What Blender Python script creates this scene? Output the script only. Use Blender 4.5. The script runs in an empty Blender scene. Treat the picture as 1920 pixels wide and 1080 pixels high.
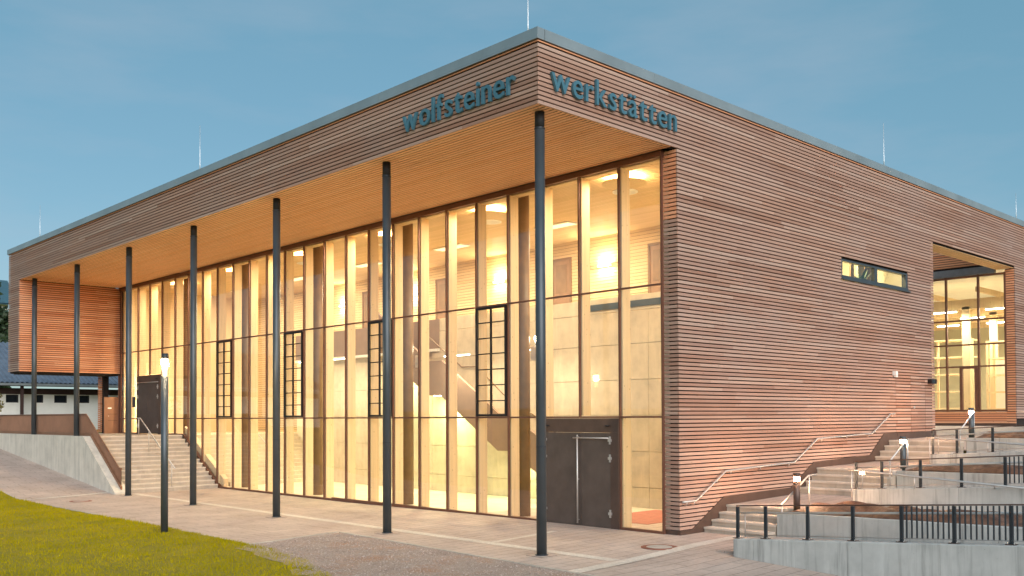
import bpy, math, random
import numpy as np
from mathutils import Vector, Matrix
random.seed(7); rng = np.random.default_rng(7)
R = math.radians
scene = bpy.context.scene
COL = scene.collection

# ------------------------------------------------------------------ camera
cam_d = bpy.data.cameras.new('camera'); cam = bpy.data.objects.new('camera', cam_d); COL.objects.link(cam)
FW = Vector((0.691748, 0.721852, 0.020375)); RT = Vector((0.722056, -0.691821, -0.00438)); UP = Vector((-0.010934, -0.017742, 0.999783))
CAM = Vector((-12.83107, -12.59519, 2.6336))
cam.matrix_world = Matrix(((RT.x, UP.x, -FW.x, CAM.x), (RT.y, UP.y, -FW.y, CAM.y), (RT.z, UP.z, -FW.z, CAM.z), (0, 0, 0, 1)))
cam_d.sensor_width = 36; cam_d.lens = 1775.365 / 1920 * 36; cam_d.shift_y = (744.43 - 540) / 1920
cam_d.clip_end = 5000
scene.camera = cam

# ------------------------------------------------------------------ sky, sun, exposure
SUN_DIR = Vector((-0.38, -0.82, 0.41)).normalized()          # towards the sun
SUN_EL = math.asin(SUN_DIR.z); SUN_AZ = math.atan2(SUN_DIR.x, SUN_DIR.y)
world = bpy.data.worlds.new('World'); scene.world = world; world.use_nodes = True
nt = world.node_tree; nt.nodes.clear()
wo = nt.nodes.new('ShaderNodeOutputWorld'); bg = nt.nodes.new('ShaderNodeBackground')
sky = nt.nodes.new('ShaderNodeTexSky'); sky.sky_type = 'NISHITA'; sky.sun_disc = False
sky.sun_elevation = SUN_EL; sky.sun_rotation = SUN_AZ
sky.air_density = 1.0; sky.dust_density = 1.0; sky.ozone_density = 0.5; sky.altitude = 500
bg.inputs['Strength'].default_value = 0.06
# thin high cloud streaks
tc = nt.nodes.new('ShaderNodeTexCoord'); mp = nt.nodes.new('ShaderNodeMapping'); mp.inputs['Scale'].default_value = (1.2, 1.2, 4.5)
mp.inputs['Rotation'].default_value = (0.0, 0.12, 0.4)
nz = nt.nodes.new('ShaderNodeTexNoise'); nz.inputs['Scale'].default_value = 2.6; nz.inputs['Detail'].default_value = 6; nz.inputs['Roughness'].default_value = 0.55
cr = nt.nodes.new('ShaderNodeValToRGB'); cr.color_ramp.elements[0].position = 0.48; cr.color_ramp.elements[1].position = 0.80
cr.color_ramp.elements[1].color = (0.30, 0.30, 0.30, 1)
mixc = nt.nodes.new('ShaderNodeMix'); mixc.data_type = 'RGBA'
mixc.inputs['B'].default_value = (4.0, 4.3, 5.0, 1)
veil = nt.nodes.new('ShaderNodeMix'); veil.data_type = 'RGBA'; veil.inputs['Factor'].default_value = 0.62; veil.inputs['B'].default_value = (1.2, 3.15, 4.15, 1)   # thin high dusk haze, even over the whole sky
nt.links.new(tc.outputs['Generated'], mp.inputs['Vector']); nt.links.new(mp.outputs['Vector'], nz.inputs['Vector'])
nt.links.new(nz.outputs['Fac'], cr.inputs['Fac']); nt.links.new(cr.outputs['Color'], mixc.inputs['Factor'])
nt.links.new(sky.outputs['Color'], veil.inputs['A']); nt.links.new(veil.outputs['Result'], mixc.inputs['A']); nt.links.new(mixc.outputs['Result'], bg.inputs['Color'])
nt.links.new(bg.outputs['Background'], wo.inputs['Surface'])
sun_d = bpy.data.lights.new('sun', 'SUN'); sun = bpy.data.objects.new('sun', sun_d); COL.objects.link(sun)
sun.location = (-30, -40, 40)
sun.rotation_euler = SUN_DIR.to_track_quat('Z', 'Y').to_euler()
sun_d.energy = 1.65; sun_d.angle = R(60); sun_d.color = (1.0, 0.95, 0.92)
scene.view_settings.view_transform = 'Standard'; scene.view_settings.look = 'None'
scene.view_settings.gamma = 1.0; scene.view_settings.use_curve_mapping = False
scene.view_settings.exposure = 1.05
scene.render.engine = 'CYCLES'
scene.cycles.use_denoising = True
try:
    scene.cycles.denoiser = 'OPENIMAGEDENOISE'; scene.cycles.denoising_input_passes = 'RGB_ALBEDO_NORMAL'
except Exception:
    pass
scene.cycles.max_bounces = 8; scene.cycles.diffuse_bounces = 4; scene.cycles.glossy_bounces = 3
scene.cycles.transparent_max_bounces = 24; scene.cycles.sample_clamp_indirect = 6.0
scene.cycles.caustics_reflective = False; scene.cycles.caustics_refractive = False

# ------------------------------------------------------------------ materials
MAT = {}
def nodes_of(name):
    m = bpy.data.materials.new(name); m.use_nodes = True; MAT[name] = m
    n = m.node_tree; n.nodes.clear()
    out = n.nodes.new('ShaderNodeOutputMaterial'); b = n.nodes.new('ShaderNodeBsdfPrincipled')
    n.links.new(b.outputs['BSDF'], out.inputs['Surface'])
    return m, n, b, out
def N(n, t, **kw):
    x = n.nodes.new(t)
    for k, v in kw.items():
        if k in x.inputs: x.inputs[k].default_value = v
        else: setattr(x, k, v)
    return x
def pos(n, scale=(1, 1, 1)):
    g = N(n, 'ShaderNodeNewGeometry'); m = N(n, 'ShaderNodeVectorMath', operation='MULTIPLY'); m.inputs[1].default_value = scale
    n.links.new(g.outputs['Position'], m.inputs[0]); return m.outputs['Vector']
def noise(n, vec, scale=1.0, detail=4, rough=0.55):
    x = N(n, 'ShaderNodeTexNoise', Scale=scale, Detail=detail, Roughness=rough); n.links.new(vec, x.inputs['Vector']); return x.outputs['Fac']
def ramp(n, fac, stops):
    r = N(n, 'ShaderNodeValToRGB'); e = r.color_ramp.elements
    while len(e) > len(stops): e.remove(e[-1])
    while len(e) < len(stops): e.new(0.5)
    for el, (p, c) in zip(e, stops): el.position = p; el.color = (*c, 1) if len(c) == 3 else c
    n.links.new(fac, r.inputs['Fac']); return r.outputs['Color']
def mix(n, a, b, fac, mode='MIX'):
    m = N(n, 'ShaderNodeMix', data_type='RGBA', blend_type=mode)
    for s, v in (('A', a), ('B', b)):
        if isinstance(v, tuple): m.inputs[s].default_value = (*v, 1)
        else: n.links.new(v, m.inputs[s])
    if isinstance(fac, float): m.inputs['Factor'].default_value = fac
    else: n.links.new(fac, m.inputs['Factor'])
    return m.outputs['Result']
def bump(n, b, h, strength=0.3, dist=0.01):
    x = N(n, 'ShaderNodeBump', Strength=strength, Distance=dist); n.links.new(h, x.inputs['Height']); n.links.new(x.outputs['Normal'], b.inputs['Normal'])
def plain(name, col, rough=0.6, metal=0.0, var=0.12, scale=6.0, bmp=0.0, spec=0.5):
    m, n, b, o = nodes_of(name)
    f = noise(n, pos(n), scale, 5)
    lo = tuple(c * (1 - var) for c in col); hi = tuple(min(1, c * (1 + var)) for c in col)
    n.links.new(ramp(n, f, [(0.3, lo), (0.7, hi)]), b.inputs['Base Color'])
    b.inputs['Roughness'].default_value = rough; b.inputs['Metallic'].default_value = metal; b.inputs['Specular IOR Level'].default_value = spec
    if bmp: bump(n, b, noise(n, pos(n), scale * 8, 4), bmp, 0.01)
    return m
def wood(name, cols, stretch, knots=True, rough=0.75, grain=0.35, grey=None):
    """boards: each takes its own tone (object random + 'tint' attribute), grain runs along the stretch"""
    m, n, b, o = nodes_of(name)
    oi = N(n, 'ShaderNodeObjectInfo'); at = N(n, 'ShaderNodeAttribute', attribute_name='tint')
    add = N(n, 'ShaderNodeMath', operation='ADD'); n.links.new(oi.outputs['Random'], add.inputs[0]); n.links.new(at.outputs['Fac'], add.inputs[1])
    fr = N(n, 'ShaderNodeMath', operation='FRACT'); n.links.new(add.outputs[0], fr.inputs[0])
    k = len(cols) - 1
    base = ramp(n, fr.outputs[0], [(i / k, c) for i, c in enumerate(cols)])
    sh = N(n, 'ShaderNodeVectorMath', operation='ADD'); n.links.new(pos(n, stretch), sh.inputs[0])
    sc = N(n, 'ShaderNodeMath', operation='MULTIPLY'); sc.inputs[1].default_value = 37.0; n.links.new(fr.outputs[0], sc.inputs[0])
    cx = N(n, 'ShaderNodeCombineXYZ')
    for i in range(3): n.links.new(sc.outputs[0], cx.inputs[i])
    n.links.new(cx.outputs[0], sh.inputs[1])
    g = noise(n, sh.outputs[0], 1.0, 6, 0.65)
    col = mix(n, base, ramp(n, g, [(0.25, (0.45, 0.42, 0.40)), (0.5, (1, 1, 1)), (0.8, (1.15, 1.12, 1.08))]), grain * 1.6 if grain * 1.6 < 1 else 1.0, 'MULTIPLY')
    if grey:
        w = noise(n, pos(n, (0.35, 0.35, 0.6)), 1.0, 5, 0.6)
        col = mix(n, col, grey, ramp(n, w, [(0.42, (0, 0, 0)), (0.75, (0.45, 0.45, 0.45))]))
    if knots:
        v = N(n, 'ShaderNodeTexVoronoi', Scale=1.0); n.links.new(pos(n, tuple(4.5 if s < 5 else 11.0 for s in stretch)), v.inputs['Vector'])
        col = mix(n, col, (0.10, 0.045, 0.02), ramp(n, v.outputs['Distance'], [(0.05, (0.8, 0.8, 0.8)), (0.11, (0, 0, 0))]))
    n.links.new(col, b.inputs['Base Color']); b.inputs['Roughness'].default_value = rough; b.inputs['Specular IOR Level'].default_value = 0.25
    bump(n, b, g, 0.25, 0.004)
    return m
def emit(name, col, strength):
    m, n, b, o = nodes_of(name)
    b.inputs['Base Color'].default_value = (*col, 1); b.inputs['Emission Color'].default_value = (*col, 1); b.inputs['Emission Strength'].default_value = strength
    return m
def glass(name, tint=(0.97, 0.98, 0.96), refl=1.0):
    m, n, b, o = nodes_of(name); n.nodes.remove(b)
    t = N(n, 'ShaderNodeBsdfTransparent'); t.inputs['Color'].default_value = (*tint, 1)
    g = N(n, 'ShaderNodeBsdfGlossy'); g.inputs['Roughness'].default_value = 0.02; g.inputs['Color'].default_value = (0.95, 0.97, 1, 1)
    f = N(n, 'ShaderNodeLayerWeight'); pw = N(n, 'ShaderNodeMath', operation='POWER'); pw.inputs[1].default_value = 5.0; n.links.new(f.outputs['Facing'], pw.inputs[0]); fa = N(n, 'ShaderNodeMath', operation='MULTIPLY_ADD'); fa.inputs[1].default_value = 0.92; fa.inputs[2].default_value = 0.085; n.links.new(pw.outputs[0], fa.inputs[0])
    wv = noise(n, pos(n), 0.8, 2); bp = N(n, 'ShaderNodeBump', Strength=0.02, Distance=0.02); n.links.new(wv, bp.inputs['Height']); n.links.new(bp.outputs['Normal'], g.inputs['Normal'])
    mm = N(n, 'ShaderNodeMath', operation='MULTIPLY'); mm.inputs[1].default_value = refl; n.links.new(fa.outputs[0], mm.inputs[0])
    mx = N(n, 'ShaderNodeMixShader'); n.links.new(mm.outputs[0], mx.inputs['Fac']); n.links.new(t.outputs[0], mx.inputs[1]); n.links.new(g.outputs[0], mx.inputs[2])
    n.links.new(mx.outputs[0], o.inputs['Surface']); return m
def concrete(name, col, stain=0.5, joints=False, rough=0.85):
    m, n, b, o = nodes_of(name)
    f = noise(n, pos(n), 2.2, 8, 0.6); f2 = noise(n, pos(n, (7, 7, 0.5)), 1.0, 5, 0.6)
    c = ramp(n, f, [(0.25, tuple(x * 0.80 for x in col)), (0.55, col), (0.85, tuple(min(1, x * 1.12) for x in col))])
    c = mix(n, c, tuple(x * 0.5 for x in col), ramp(n, f2, [(0.50, (0, 0, 0)), (0.70, (stain, stain, stain))]))
    f3 = noise(n, pos(n, (2.2, 2.2, 0.35)), 1.0, 6, 0.65); c = mix(n, c, tuple(min(1, x * 1.25) for x in col), ramp(n, f3, [(0.5, (0, 0, 0)), (0.72, (0.7, 0.7, 0.7))]))
    v = N(n, 'ShaderNodeTexVoronoi', Scale=5.0); n.links.new(pos(n), v.inputs['Vector'])
    c = mix(n, c, tuple(x * 0.45 for x in col), ramp(n, v.outputs['Distance'], [(0.025, (0.6, 0.6, 0.6)), (0.05, (0, 0, 0))]))
    n.links.new(c, b.inputs['Base Color']); b.inputs['Roughness'].default_value = rough; b.inputs['Specular IOR Level'].default_value = 0.3
    bump(n, b, noise(n, pos(n), 30, 6), 0.25, 0.01)
    return m

WEATHER = [(0.370, 0.212, 0.155), (0.430, 0.265, 0.198), (0.318, 0.168, 0.115), (0.475, 0.322, 0.252), (0.390, 0.228, 0.168), (0.500, 0.330, 0.255), (0.345, 0.192, 0.138), (0.440, 0.262, 0.192)]
wood('slat_wood_x', WEATHER, (0.5, 30, 45), grey=(0.43, 0.32, 0.28))
wood('slat_wood_y', WEATHER, (30, 0.5, 45), grey=(0.31, 0.255, 0.23))
FRESH_LIT = [(0.66, 0.285, 0.15), (0.71, 0.335, 0.185), (0.58, 0.23, 0.115), (0.74, 0.375, 0.22), (0.68, 0.305, 0.165)]  # orange of warm light is mixed into this less weathered wood
wood('sheltered_wood_x', FRESH_LIT, (0.5, 30, 45))
wood('sheltered_wood_y', FRESH_LIT, (30, 0.5, 45))
wood('soffit_wood', [(0.88, 0.49, 0.27), (0.90, 0.53, 0.30), (0.85, 0.45, 0.23), (0.92, 0.57, 0.34)], (40, 1.0, 40), rough=0.6, grain=0.3)
wood('soffit_wood_x', [(0.84, 0.54, 0.26), (0.87, 0.57, 0.29), (0.80, 0.49, 0.22)], (1.0, 40, 40), rough=0.6, grain=0.3)
wood('glulam', [(0.74, 0.55, 0.33), (0.77, 0.58, 0.35), (0.71, 0.52, 0.31)], (16, 16, 0.5), rough=0.55, grain=0.22)
wood('interior_slat', [(0.64, 0.48, 0.29), (0.68, 0.51, 0.32), (0.60, 0.45, 0.26)], (30, 0.9, 40), rough=0.6, grain=0.2, knots=False)
plain('dark_back', (0.022, 0.013, 0.010), 0.95, var=0.3)
plain('bronze_metal', (0.105, 0.066, 0.052), 0.45, 0.35, 0.15, 3)
plain('frame_metal', (0.17, 0.075, 0.048), 0.45, 0.3, 0.12, 3)
plain('black_metal', (0.022, 0.018, 0.020), 0.45, 0.4, 0.15, 5)
plain('anthracite', (0.075, 0.088, 0.098), 0.42, 0.45, 0.12, 2.2)
plain('anthracite_dark', (0.040, 0.048, 0.056), 0.45, 0.45, 0.15, 3)
plain('zinc', (0.34, 0.38, 0.39), 0.42, 0.55, 0.14, 0.9)
plain('beam_grey', (0.19, 0.19, 0.21), 0.5, 0.2)
plain('collar_black', (0.012, 0.011, 0.011), 0.7)
plain('steel', (0.60, 0.57, 0.54), 0.48, 0.75, 0.06, 8)
plain('sign_blue', (0.07, 0.18, 0.235), 0.45, 0.2, 0.08, 5)
plain('rod_metal', (0.75, 0.78, 0.80), 0.35, 0.6, 0.05)
concrete('concrete_new', (0.49, 0.49, 0.465), 0.95)
concrete('concrete_step', (0.50, 0.42, 0.34), 0.2); concrete('concrete_tread', (0.64, 0.55, 0.46), 0.15); concrete('concrete_warm', (0.66, 0.60, 0.51), 0.35)  # sky light painted into tread tone, warm light into the ramp wall tone
concrete('concrete_inside', (0.60, 0.51, 0.385), 0.03, rough=0.7)
plain('stair_side', (0.26, 0.175, 0.13), 0.7, 0, 0.08, 2)
plain('inner_column', (0.20, 0.115, 0.055), 0.5, 0, 0.15, 3)
plain('floor_inside', (0.62, 0.53, 0.40), 0.45, 0, 0.12, 2.0)
plain('plaster', (0.80, 0.79, 0.74), 0.85, 0, 0.05, 2, 0.15)
plain('plaster_warm', (0.74, 0.68, 0.52), 0.85, 0, 0.05, 2)
plain('white_paint', (0.80, 0.80, 0.78), 0.5, 0, 0.03)
plain('door_leaf', (0.10, 0.074, 0.063), 0.5, 0.2, 0.18, 2.5, 0.1)
plain('inner_door', (0.25, 0.14, 0.075), 0.5, 0, 0.1, 4)
plain('brown_panel', (0.26, 0.125, 0.070), 0.5, 0.2, 0.12, 2)
plain('cable_steel', (0.5, 0.45, 0.42), 0.35, 0.8)
plain('red_mat', (0.42, 0.15, 0.10), 0.9, 0, 0.15, 8)
plain('dark_wood', (0.045, 0.020, 0.016), 0.7, 0, 0.2, 6)
plain('window_dark', (0.02, 0.025, 0.03), 0.12, 0, 0.1)
plain('rust_iron', (0.28, 0.10, 0.065), 0.8, 0.3, 0.3, 9, 0.3)
plain('soil', (0.10, 0.06, 0.04), 0.95, 0, 0.4, 6, 0.8)
plain('bark', (0.07, 0.05, 0.035), 0.9, 0, 0.3, 10, 0.5)
glass('pane_glass'); glass('rail_glass', (0.99, 0.97, 0.95), 0.5); glass('lamp_glass', (0.96, 0.95, 0.9), 0.7)
emit('lamp_warm', (1.0, 0.80, 0.48), 14.0)
emit('panel_glow', (1.0, 0.80, 0.50), 0.55)  # dim face of the added ceiling fill lamps
emit('disc_glow', (1.0, 0.76, 0.40), 8.0)
emit('bollard_glow', (1.0, 0.60, 0.34), 720.0)
emit('post_glow', (1.0, 0.74, 0.46), 480.0); emit('post_diffuser', (1.0, 0.78, 0.42), 1.6)
emit('tube_glow', (1.0, 0.92, 0.62), 16.0)
emit('spot_glow', (1.0, 0.85, 0.6), 60.0)
def mk_cloth():
    m, n, b, o = nodes_of('brown_cloth')
    f = noise(n, pos(n), 5, 6)
    n.links.new(ramp(n, f, [(0.3, (0.07, 0.03, 0.018)), (0.6, (0.20, 0.10, 0.06)), (0.8, (0.32, 0.19, 0.12))]), b.inputs['Base Color'])
    b.inputs['Roughness'].default_value = 0.5; bump(n, b, noise(n, pos(n), 18, 5), 0.6, 0.03)
mk_cloth()
def mk_paving(name, a, c, bw, bh, rot, off=0.5, gap=0.006, mort=0.55):
    m, n, b, o = nodes_of(name)
    mp_ = N(n, 'ShaderNodeMapping'); mp_.inputs['Rotation'].default_value = (0, 0, rot); n.links.new(pos(n), mp_.inputs['Vector'])
    br = N(n, 'ShaderNodeTexBrick'); br.offset = off; br.inputs['Scale'].default_value = 1.0; br.inputs['Mortar Size'].default_value = gap; br.inputs['Mortar Smooth'].default_value = 0.2
    br.inputs['Brick Width'].default_value = bw; br.inputs['Row Height'].default_value = bh; br.inputs['Bias'].default_value = 0.0
    br.inputs['Color1'].default_value = (*a, 1); br.inputs['Color2'].default_value = (*c, 1); br.inputs['Mortar'].default_value = (*tuple(x * mort for x in a), 1)
    n.links.new(mp_.outputs['Vector'], br.inputs['Vector'])
    f = noise(n, pos(n, (1, 1, 1)), 0.8, 8, 0.62); f2 = noise(n, pos(n), 14, 5, 0.6)
    col = mix(n, br.outputs['Color'], ramp(n, f, [(0.3, (0.70, 0.68, 0.66)), (0.6, (1, 1, 1)), (0.85, (1.12, 1.1, 1.08))]), 0.75, 'MULTIPLY')
    col = mix(n, col, ramp(n, f2, [(0.35, (0.80, 0.79, 0.78)), (0.65, (1.05, 1.05, 1.05))]), 0.6, 'MULTIPLY')
    n.links.new(col, b.inputs['Base Color']); b.inputs['Roughness'].default_value = 0.8; b.inputs['Specular IOR Level'].default_value = 0.35
    ad = N(n, 'ShaderNodeMath', operation='MULTIPLY_ADD'); ad.inputs[1].default_value = -1.0; n.links.new(br.outputs['Fac'], ad.inputs[0]); n.links.new(f2, ad.inputs[2])
    bump(n, b, ad.outputs[0], 0.35, 0.006)
mk_paving('paving', (0.545, 0.425, 0.358), (0.59, 0.465, 0.392), 0.9, 0.3, 0.0, gap=0.008, mort=0.45)
mk_paving('cobbles', (0.82, 0.73, 0.63), (0.74, 0.65, 0.56), 0.09, 0.09, 0.0, off=0.0, gap=0.008, mort=0.72)
mk_paving('edge_stone', (0.50, 0.45, 0.39), (0.55, 0.49, 0.42), 1.0, 1.0, 0.0)
def mk_grass():
    m, n, b, o = nodes_of('grass_soil')
    f = noise(n, pos(n), 1.2, 8, 0.65)
    n.links.new(ramp(n, f, [(0.3, (0.18, 0.15, 0.003)), (0.6, (0.26, 0.205, 0.005)), (0.85, (0.31, 0.235, 0.008))]), b.inputs['Base Color'])
    b.inputs['Roughness'].default_value = 0.95; bump(n, b, noise(n, pos(n), 60, 6), 0.6, 0.03)
    m, n, b, o = nodes_of('grass_blade')
    f = noise(n, pos(n), 0.7, 6, 0.6); f2 = noise(n, pos(n), 25, 3)
    c = ramp(n, f, [(0.3, (0.31, 0.265, 0.002)), (0.55, (0.43, 0.34, 0.004)), (0.8, (0.52, 0.385, 0.008))])
    n.links.new(mix(n, c, ramp(n, f2, [(0.3, (0.7, 0.75, 0.6)), (0.7, (1.15, 1.12, 1.0))]), 0.8, 'MULTIPLY'), b.inputs['Base Color'])
    b.inputs['Roughness'].default_value = 0.9; b.inputs['Specular IOR Level'].default_value = 0.05
    m, n, b, o = nodes_of('gravel')
    f = noise(n, pos(n), 0.9, 6, 0.6); f2 = noise(n, pos(n), 45, 5, 0.7)
    c = ramp(n, f, [(0.35, (0.37, 0.275, 0.225)), (0.5, (0.43, 0.33, 0.27)), (0.66, (0.44, 0.26, 0.17))])
    n.links.new(mix(n, c, ramp(n, f2, [(0.35, (0.55, 0.55, 0.55)), (0.65, (1.3, 1.3, 1.3))]), 0.85, 'MULTIPLY'), b.inputs['Base Color'])
    b.inputs['Roughness'].default_value = 0.95; bump(n, b, f2, 0.9, 0.03)
    m, n, b, o = nodes_of('pebble')
    f2 = noise(n, pos(n), 22, 2)
    n.links.new(ramp(n, f2, [(0.3, (0.26, 0.19, 0.155)), (0.5, (0.44, 0.35, 0.30)), (0.7, (0.64, 0.53, 0.46))]), b.inputs['Base Color']); b.inputs['Roughness'].default_value = 0.9
    m, n, b, o = nodes_of('leaf_dark')
    f2 = noise(n, pos(n), 1.5, 4)
    n.links.new(ramp(n, f2, [(0.3, (0.012, 0.028, 0.010)), (0.7, (0.05, 0.085, 0.03))]), b.inputs['Base Color']); b.inputs['Roughness'].default_value = 0.6
    m, n, b, o = nodes_of('leaf_yellow')
    n.links.new(ramp(n, noise(n, pos(n), 4, 4), [(0.3, (0.10, 0.10, 0.02)), (0.7, (0.30, 0.24, 0.07))]), b.inputs['Base Color']); b.inputs['Roughness'].default_value = 0.6
    m, n, b, o = nodes_of('roof_blue')
    n.links.new(ramp(n, noise(n, pos(n), 2, 5), [(0.3, (0.10, 0.12, 0.16)), (0.7, (0.17, 0.20, 0.25))]), b.inputs['Base Color']); b.inputs['Roughness'].default_value = 0.45
mk_grass()
plain('roof_teal', (0.05, 0.11, 0.14), 0.5, 0, 0.15, 3)

# ------------------------------------------------------------------ mesh helpers
class MB:
    def __init__(s): s.v = []; s.f = []; s.sm = []; s.t = []
    def add(s, vs, fs, smooth=False, tint=0.0):
        o = len(s.v); s.v += [tuple(x) for x in vs]; s.f += [tuple(o + i for i in f) for f in fs]
        s.sm += [smooth] * len(fs) if not isinstance(smooth, list) else smooth; s.t += [tint] * len(vs); return s
    def box(s, x0, x1, y0, y1, z0, z1, tint=0.0):
        return s.add([(x0, y0, z0), (x1, y0, z0), (x1, y1, z0), (x0, y1, z0), (x0, y0, z1), (x1, y0, z1), (x1, y1, z1), (x0, y1, z1)],
                     [(0, 3, 2, 1), (4, 5, 6, 7), (0, 1, 5, 4), (1, 2, 6, 5), (2, 3, 7, 6), (3, 0, 4, 7)], tint=tint)
    def prism(s, poly, axis, a0, a1):
        """poly: points in the two other axes (order x,y,z without axis)"""
        n = len(poly); vs = []
        for a in (a0, a1):
            for p, q in poly: vs.append((a, p, q) if axis == 0 else (p, a, q) if axis == 1 else (p, q, a))
        fs = [tuple(range(n)), tuple(range(2 * n - 1, n - 1, -1))] + [(i, i + n, (i + 1) % n + n, (i + 1) % n) for i in range(n)]
        return s.add(vs, fs)
    def tube(s, pts, r, n=10, cap=True):
        pts = [Vector(p) for p in pts]; rings = []
        rr = r if isinstance(r, list) else [r] * len(pts); vs = []; fs = []; sm = []
        for i, p in enumerate(pts):
            d = (pts[min(i + 1, len(pts) - 1)] - pts[max(i - 1, 0)]).normalized()
            a = Vector((0, 0, 1)) if abs(d.z) < 0.9 else Vector((1, 0, 0)); u = d.cross(a).normalized(); w = d.cross(u)
            for k in range(n):
                t = 2 * math.pi * k / n; vs.append(p + (u * math.cos(t) + w * math.sin(t)) * rr[i])
        for i in range(len(pts) - 1):
            for k in range(n):
                fs.append((i * n + k, i * n + (k + 1) % n, (i + 1) * n + (k + 1) % n, (i + 1) * n + k)); sm.append(True)
        if cap: fs += [tuple(range(n - 1, -1, -1)), tuple(range((len(pts) - 1) * n, len(pts) * n))]; sm += [False, False]
        return s.add(vs, fs, sm)
    def cyl(s, x, y, z0, z1, r, n=20): return s.tube([(x, y, z0), (x, y, z1)], r, n)
    def lathe(s, x, y, prof, n=24):
        vs = []; fs = []; sm = []
        for r, z in prof:
            for k in range(n): t = 2 * math.pi * k / n; vs.append((x + r * math.cos(t), y + r * math.sin(t), z))
        for i in range(len(prof) - 1):
            for k in range(n): fs.append((i * n + k, i * n + (k + 1) % n, (i + 1) * n + (k + 1) % n, (i + 1) * n + k)); sm.append(abs(prof[i][0] - prof[i + 1][0]) < 1e-6)
        fs += [tuple(range(n - 1, -1, -1)), tuple(range((len(prof) - 1) * n, len(prof) * n))]; sm += [False, False]
        return s.add(vs, fs, sm)
    def build(s, name, mat, parent=None, tint=False):
        me = bpy.data.meshes.new(name); me.from_pydata(s.v, [], s.f); me.polygons.foreach_set('use_smooth', s.sm)
        if tint:
            a = me.attributes.new('tint', 'FLOAT', 'POINT'); a.data.foreach_set('value', s.t)
        me.materials.append(MAT[mat]); me.update()
        return link(name, me, parent)
def link(name, me, parent=None):
    o = bpy.data.objects.new(name, me); COL.objects.link(o)
    if parent is not None: o.parent = parent
    return o
def tag(o, label, cat, group=None, kind=None):
    o['label'] = label; o['category'] = cat
    if group: o['group'] = group
    if kind: o['kind'] = kind
    return o
def thing(name, label, cat, group=None, loc=(0, 0, 0)):
    o = bpy.data.objects.new(name, None); o.empty_display_size = 0.3; COL.objects.link(o); o.location = loc
    return tag(o, label, cat, group)
def struct(name, mb, mat, kind='structure'):
    o = mb.build(name, mat) if isinstance(mb, MB) else mb
    o['kind'] = kind; return o
def box(name, mat, parent, *a): return MB().box(*a).build(name, mat, parent)
def fix_normals(o):
    import bmesh
    bm = bmesh.new(); bm.from_mesh(o.data); bmesh.ops.recalc_face_normals(bm, faces=bm.faces); bm.to_mesh(o.data); bm.free()
# one unit cube per wood, shared by all boards
UNIT = {}
def unit(mat):
    if mat not in UNIT:
        me = bpy.data.meshes.new('board_' + mat); b_ = MB().box(-.5, .5, -.5, .5, -.5, .5); me.from_pydata(b_.v, [], b_.f); me.materials.append(MAT[mat]); UNIT[mat] = me
    return UNIT[mat]
def board(name, mat, parent, x0, x1, y0, y1, z0, z1):
    o = link(name, unit(mat), parent); o.location = ((x0 + x1) / 2, (y0 + y1) / 2, (z0 + z1) / 2); o.scale = (x1 - x0, y1 - y0, z1 - z0); return o
def smooth(t): t = max(0.0, min(1.0, t)); return t * t * (3 - 2 * t)

# ------------------------------------------------------------------ ground
def gz(x, y):
    z = 0.06 * smooth(x / 3.6) * smooth((13 - y) / 9)
    if y < -2.4: z -= 0.05 * (min(8.0, -2.4 - y))
    return z
def pathz(y): return 0.10 * max(0.0, min(y, 36) - 20.62)
def sheet(name, mat, xs, ys, zf, kind='structure'):
    vs = [(x, y, zf(x, y)) for y in ys for x in xs]; nx = len(xs)
    fs = [(j * nx + i, j * nx + i + 1, (j + 1) * nx + i + 1, (j + 1) * nx + i) for j in range(len(ys) - 1) for i in range(nx - 1)]
    m = MB(); m.add(vs, fs, True); o = m.build(name, mat); o['kind'] = kind; return o
def lin(a, b, n): return [a + (b - a) * i / (n - 1) for i in range(n)]
# far terrain, one sheet to the horizon, below everything built on it
def terrain(x, y):
    h = -0.75
    h = h + 2.75 * max(smooth((y - 30) / 9), smooth((x - 15) / 5) * smooth((y + 12) / 6))
    d = math.hypot(x, y); return h + 6.0 * smooth((d - 120) / 500)
gx = [-2500, -1200, -600, -300, -150, -80, -45, -25, -15, -8, -3, 0, 3, 6, 9, 12, 15, 16, 17, 18, 19, 20, 24, 30, 45, 80, 150, 300, 600, 1200, 2500]
gy = [-2500, -1200, -600, -300, -150, -80, -45, -25, -15, -10, -6, -2, 2, 6, 12, 18, 24, 30, 32, 34, 36, 38, 40, 45, 60, 90, 150, 300, 600, 1200, 2500]
sheet('ground', 'grass_soil', gx, gy, terrain)
# forecourt paving
sheet('pavement', 'paving', lin(-3.1, 6.2, 40), lin(-16, 20.62, 120), gz)
sheet('path', 'paving', lin(-3.1, -0.1, 10), lin(20.62, 46, 60), lambda x, y: pathz(y))
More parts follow.
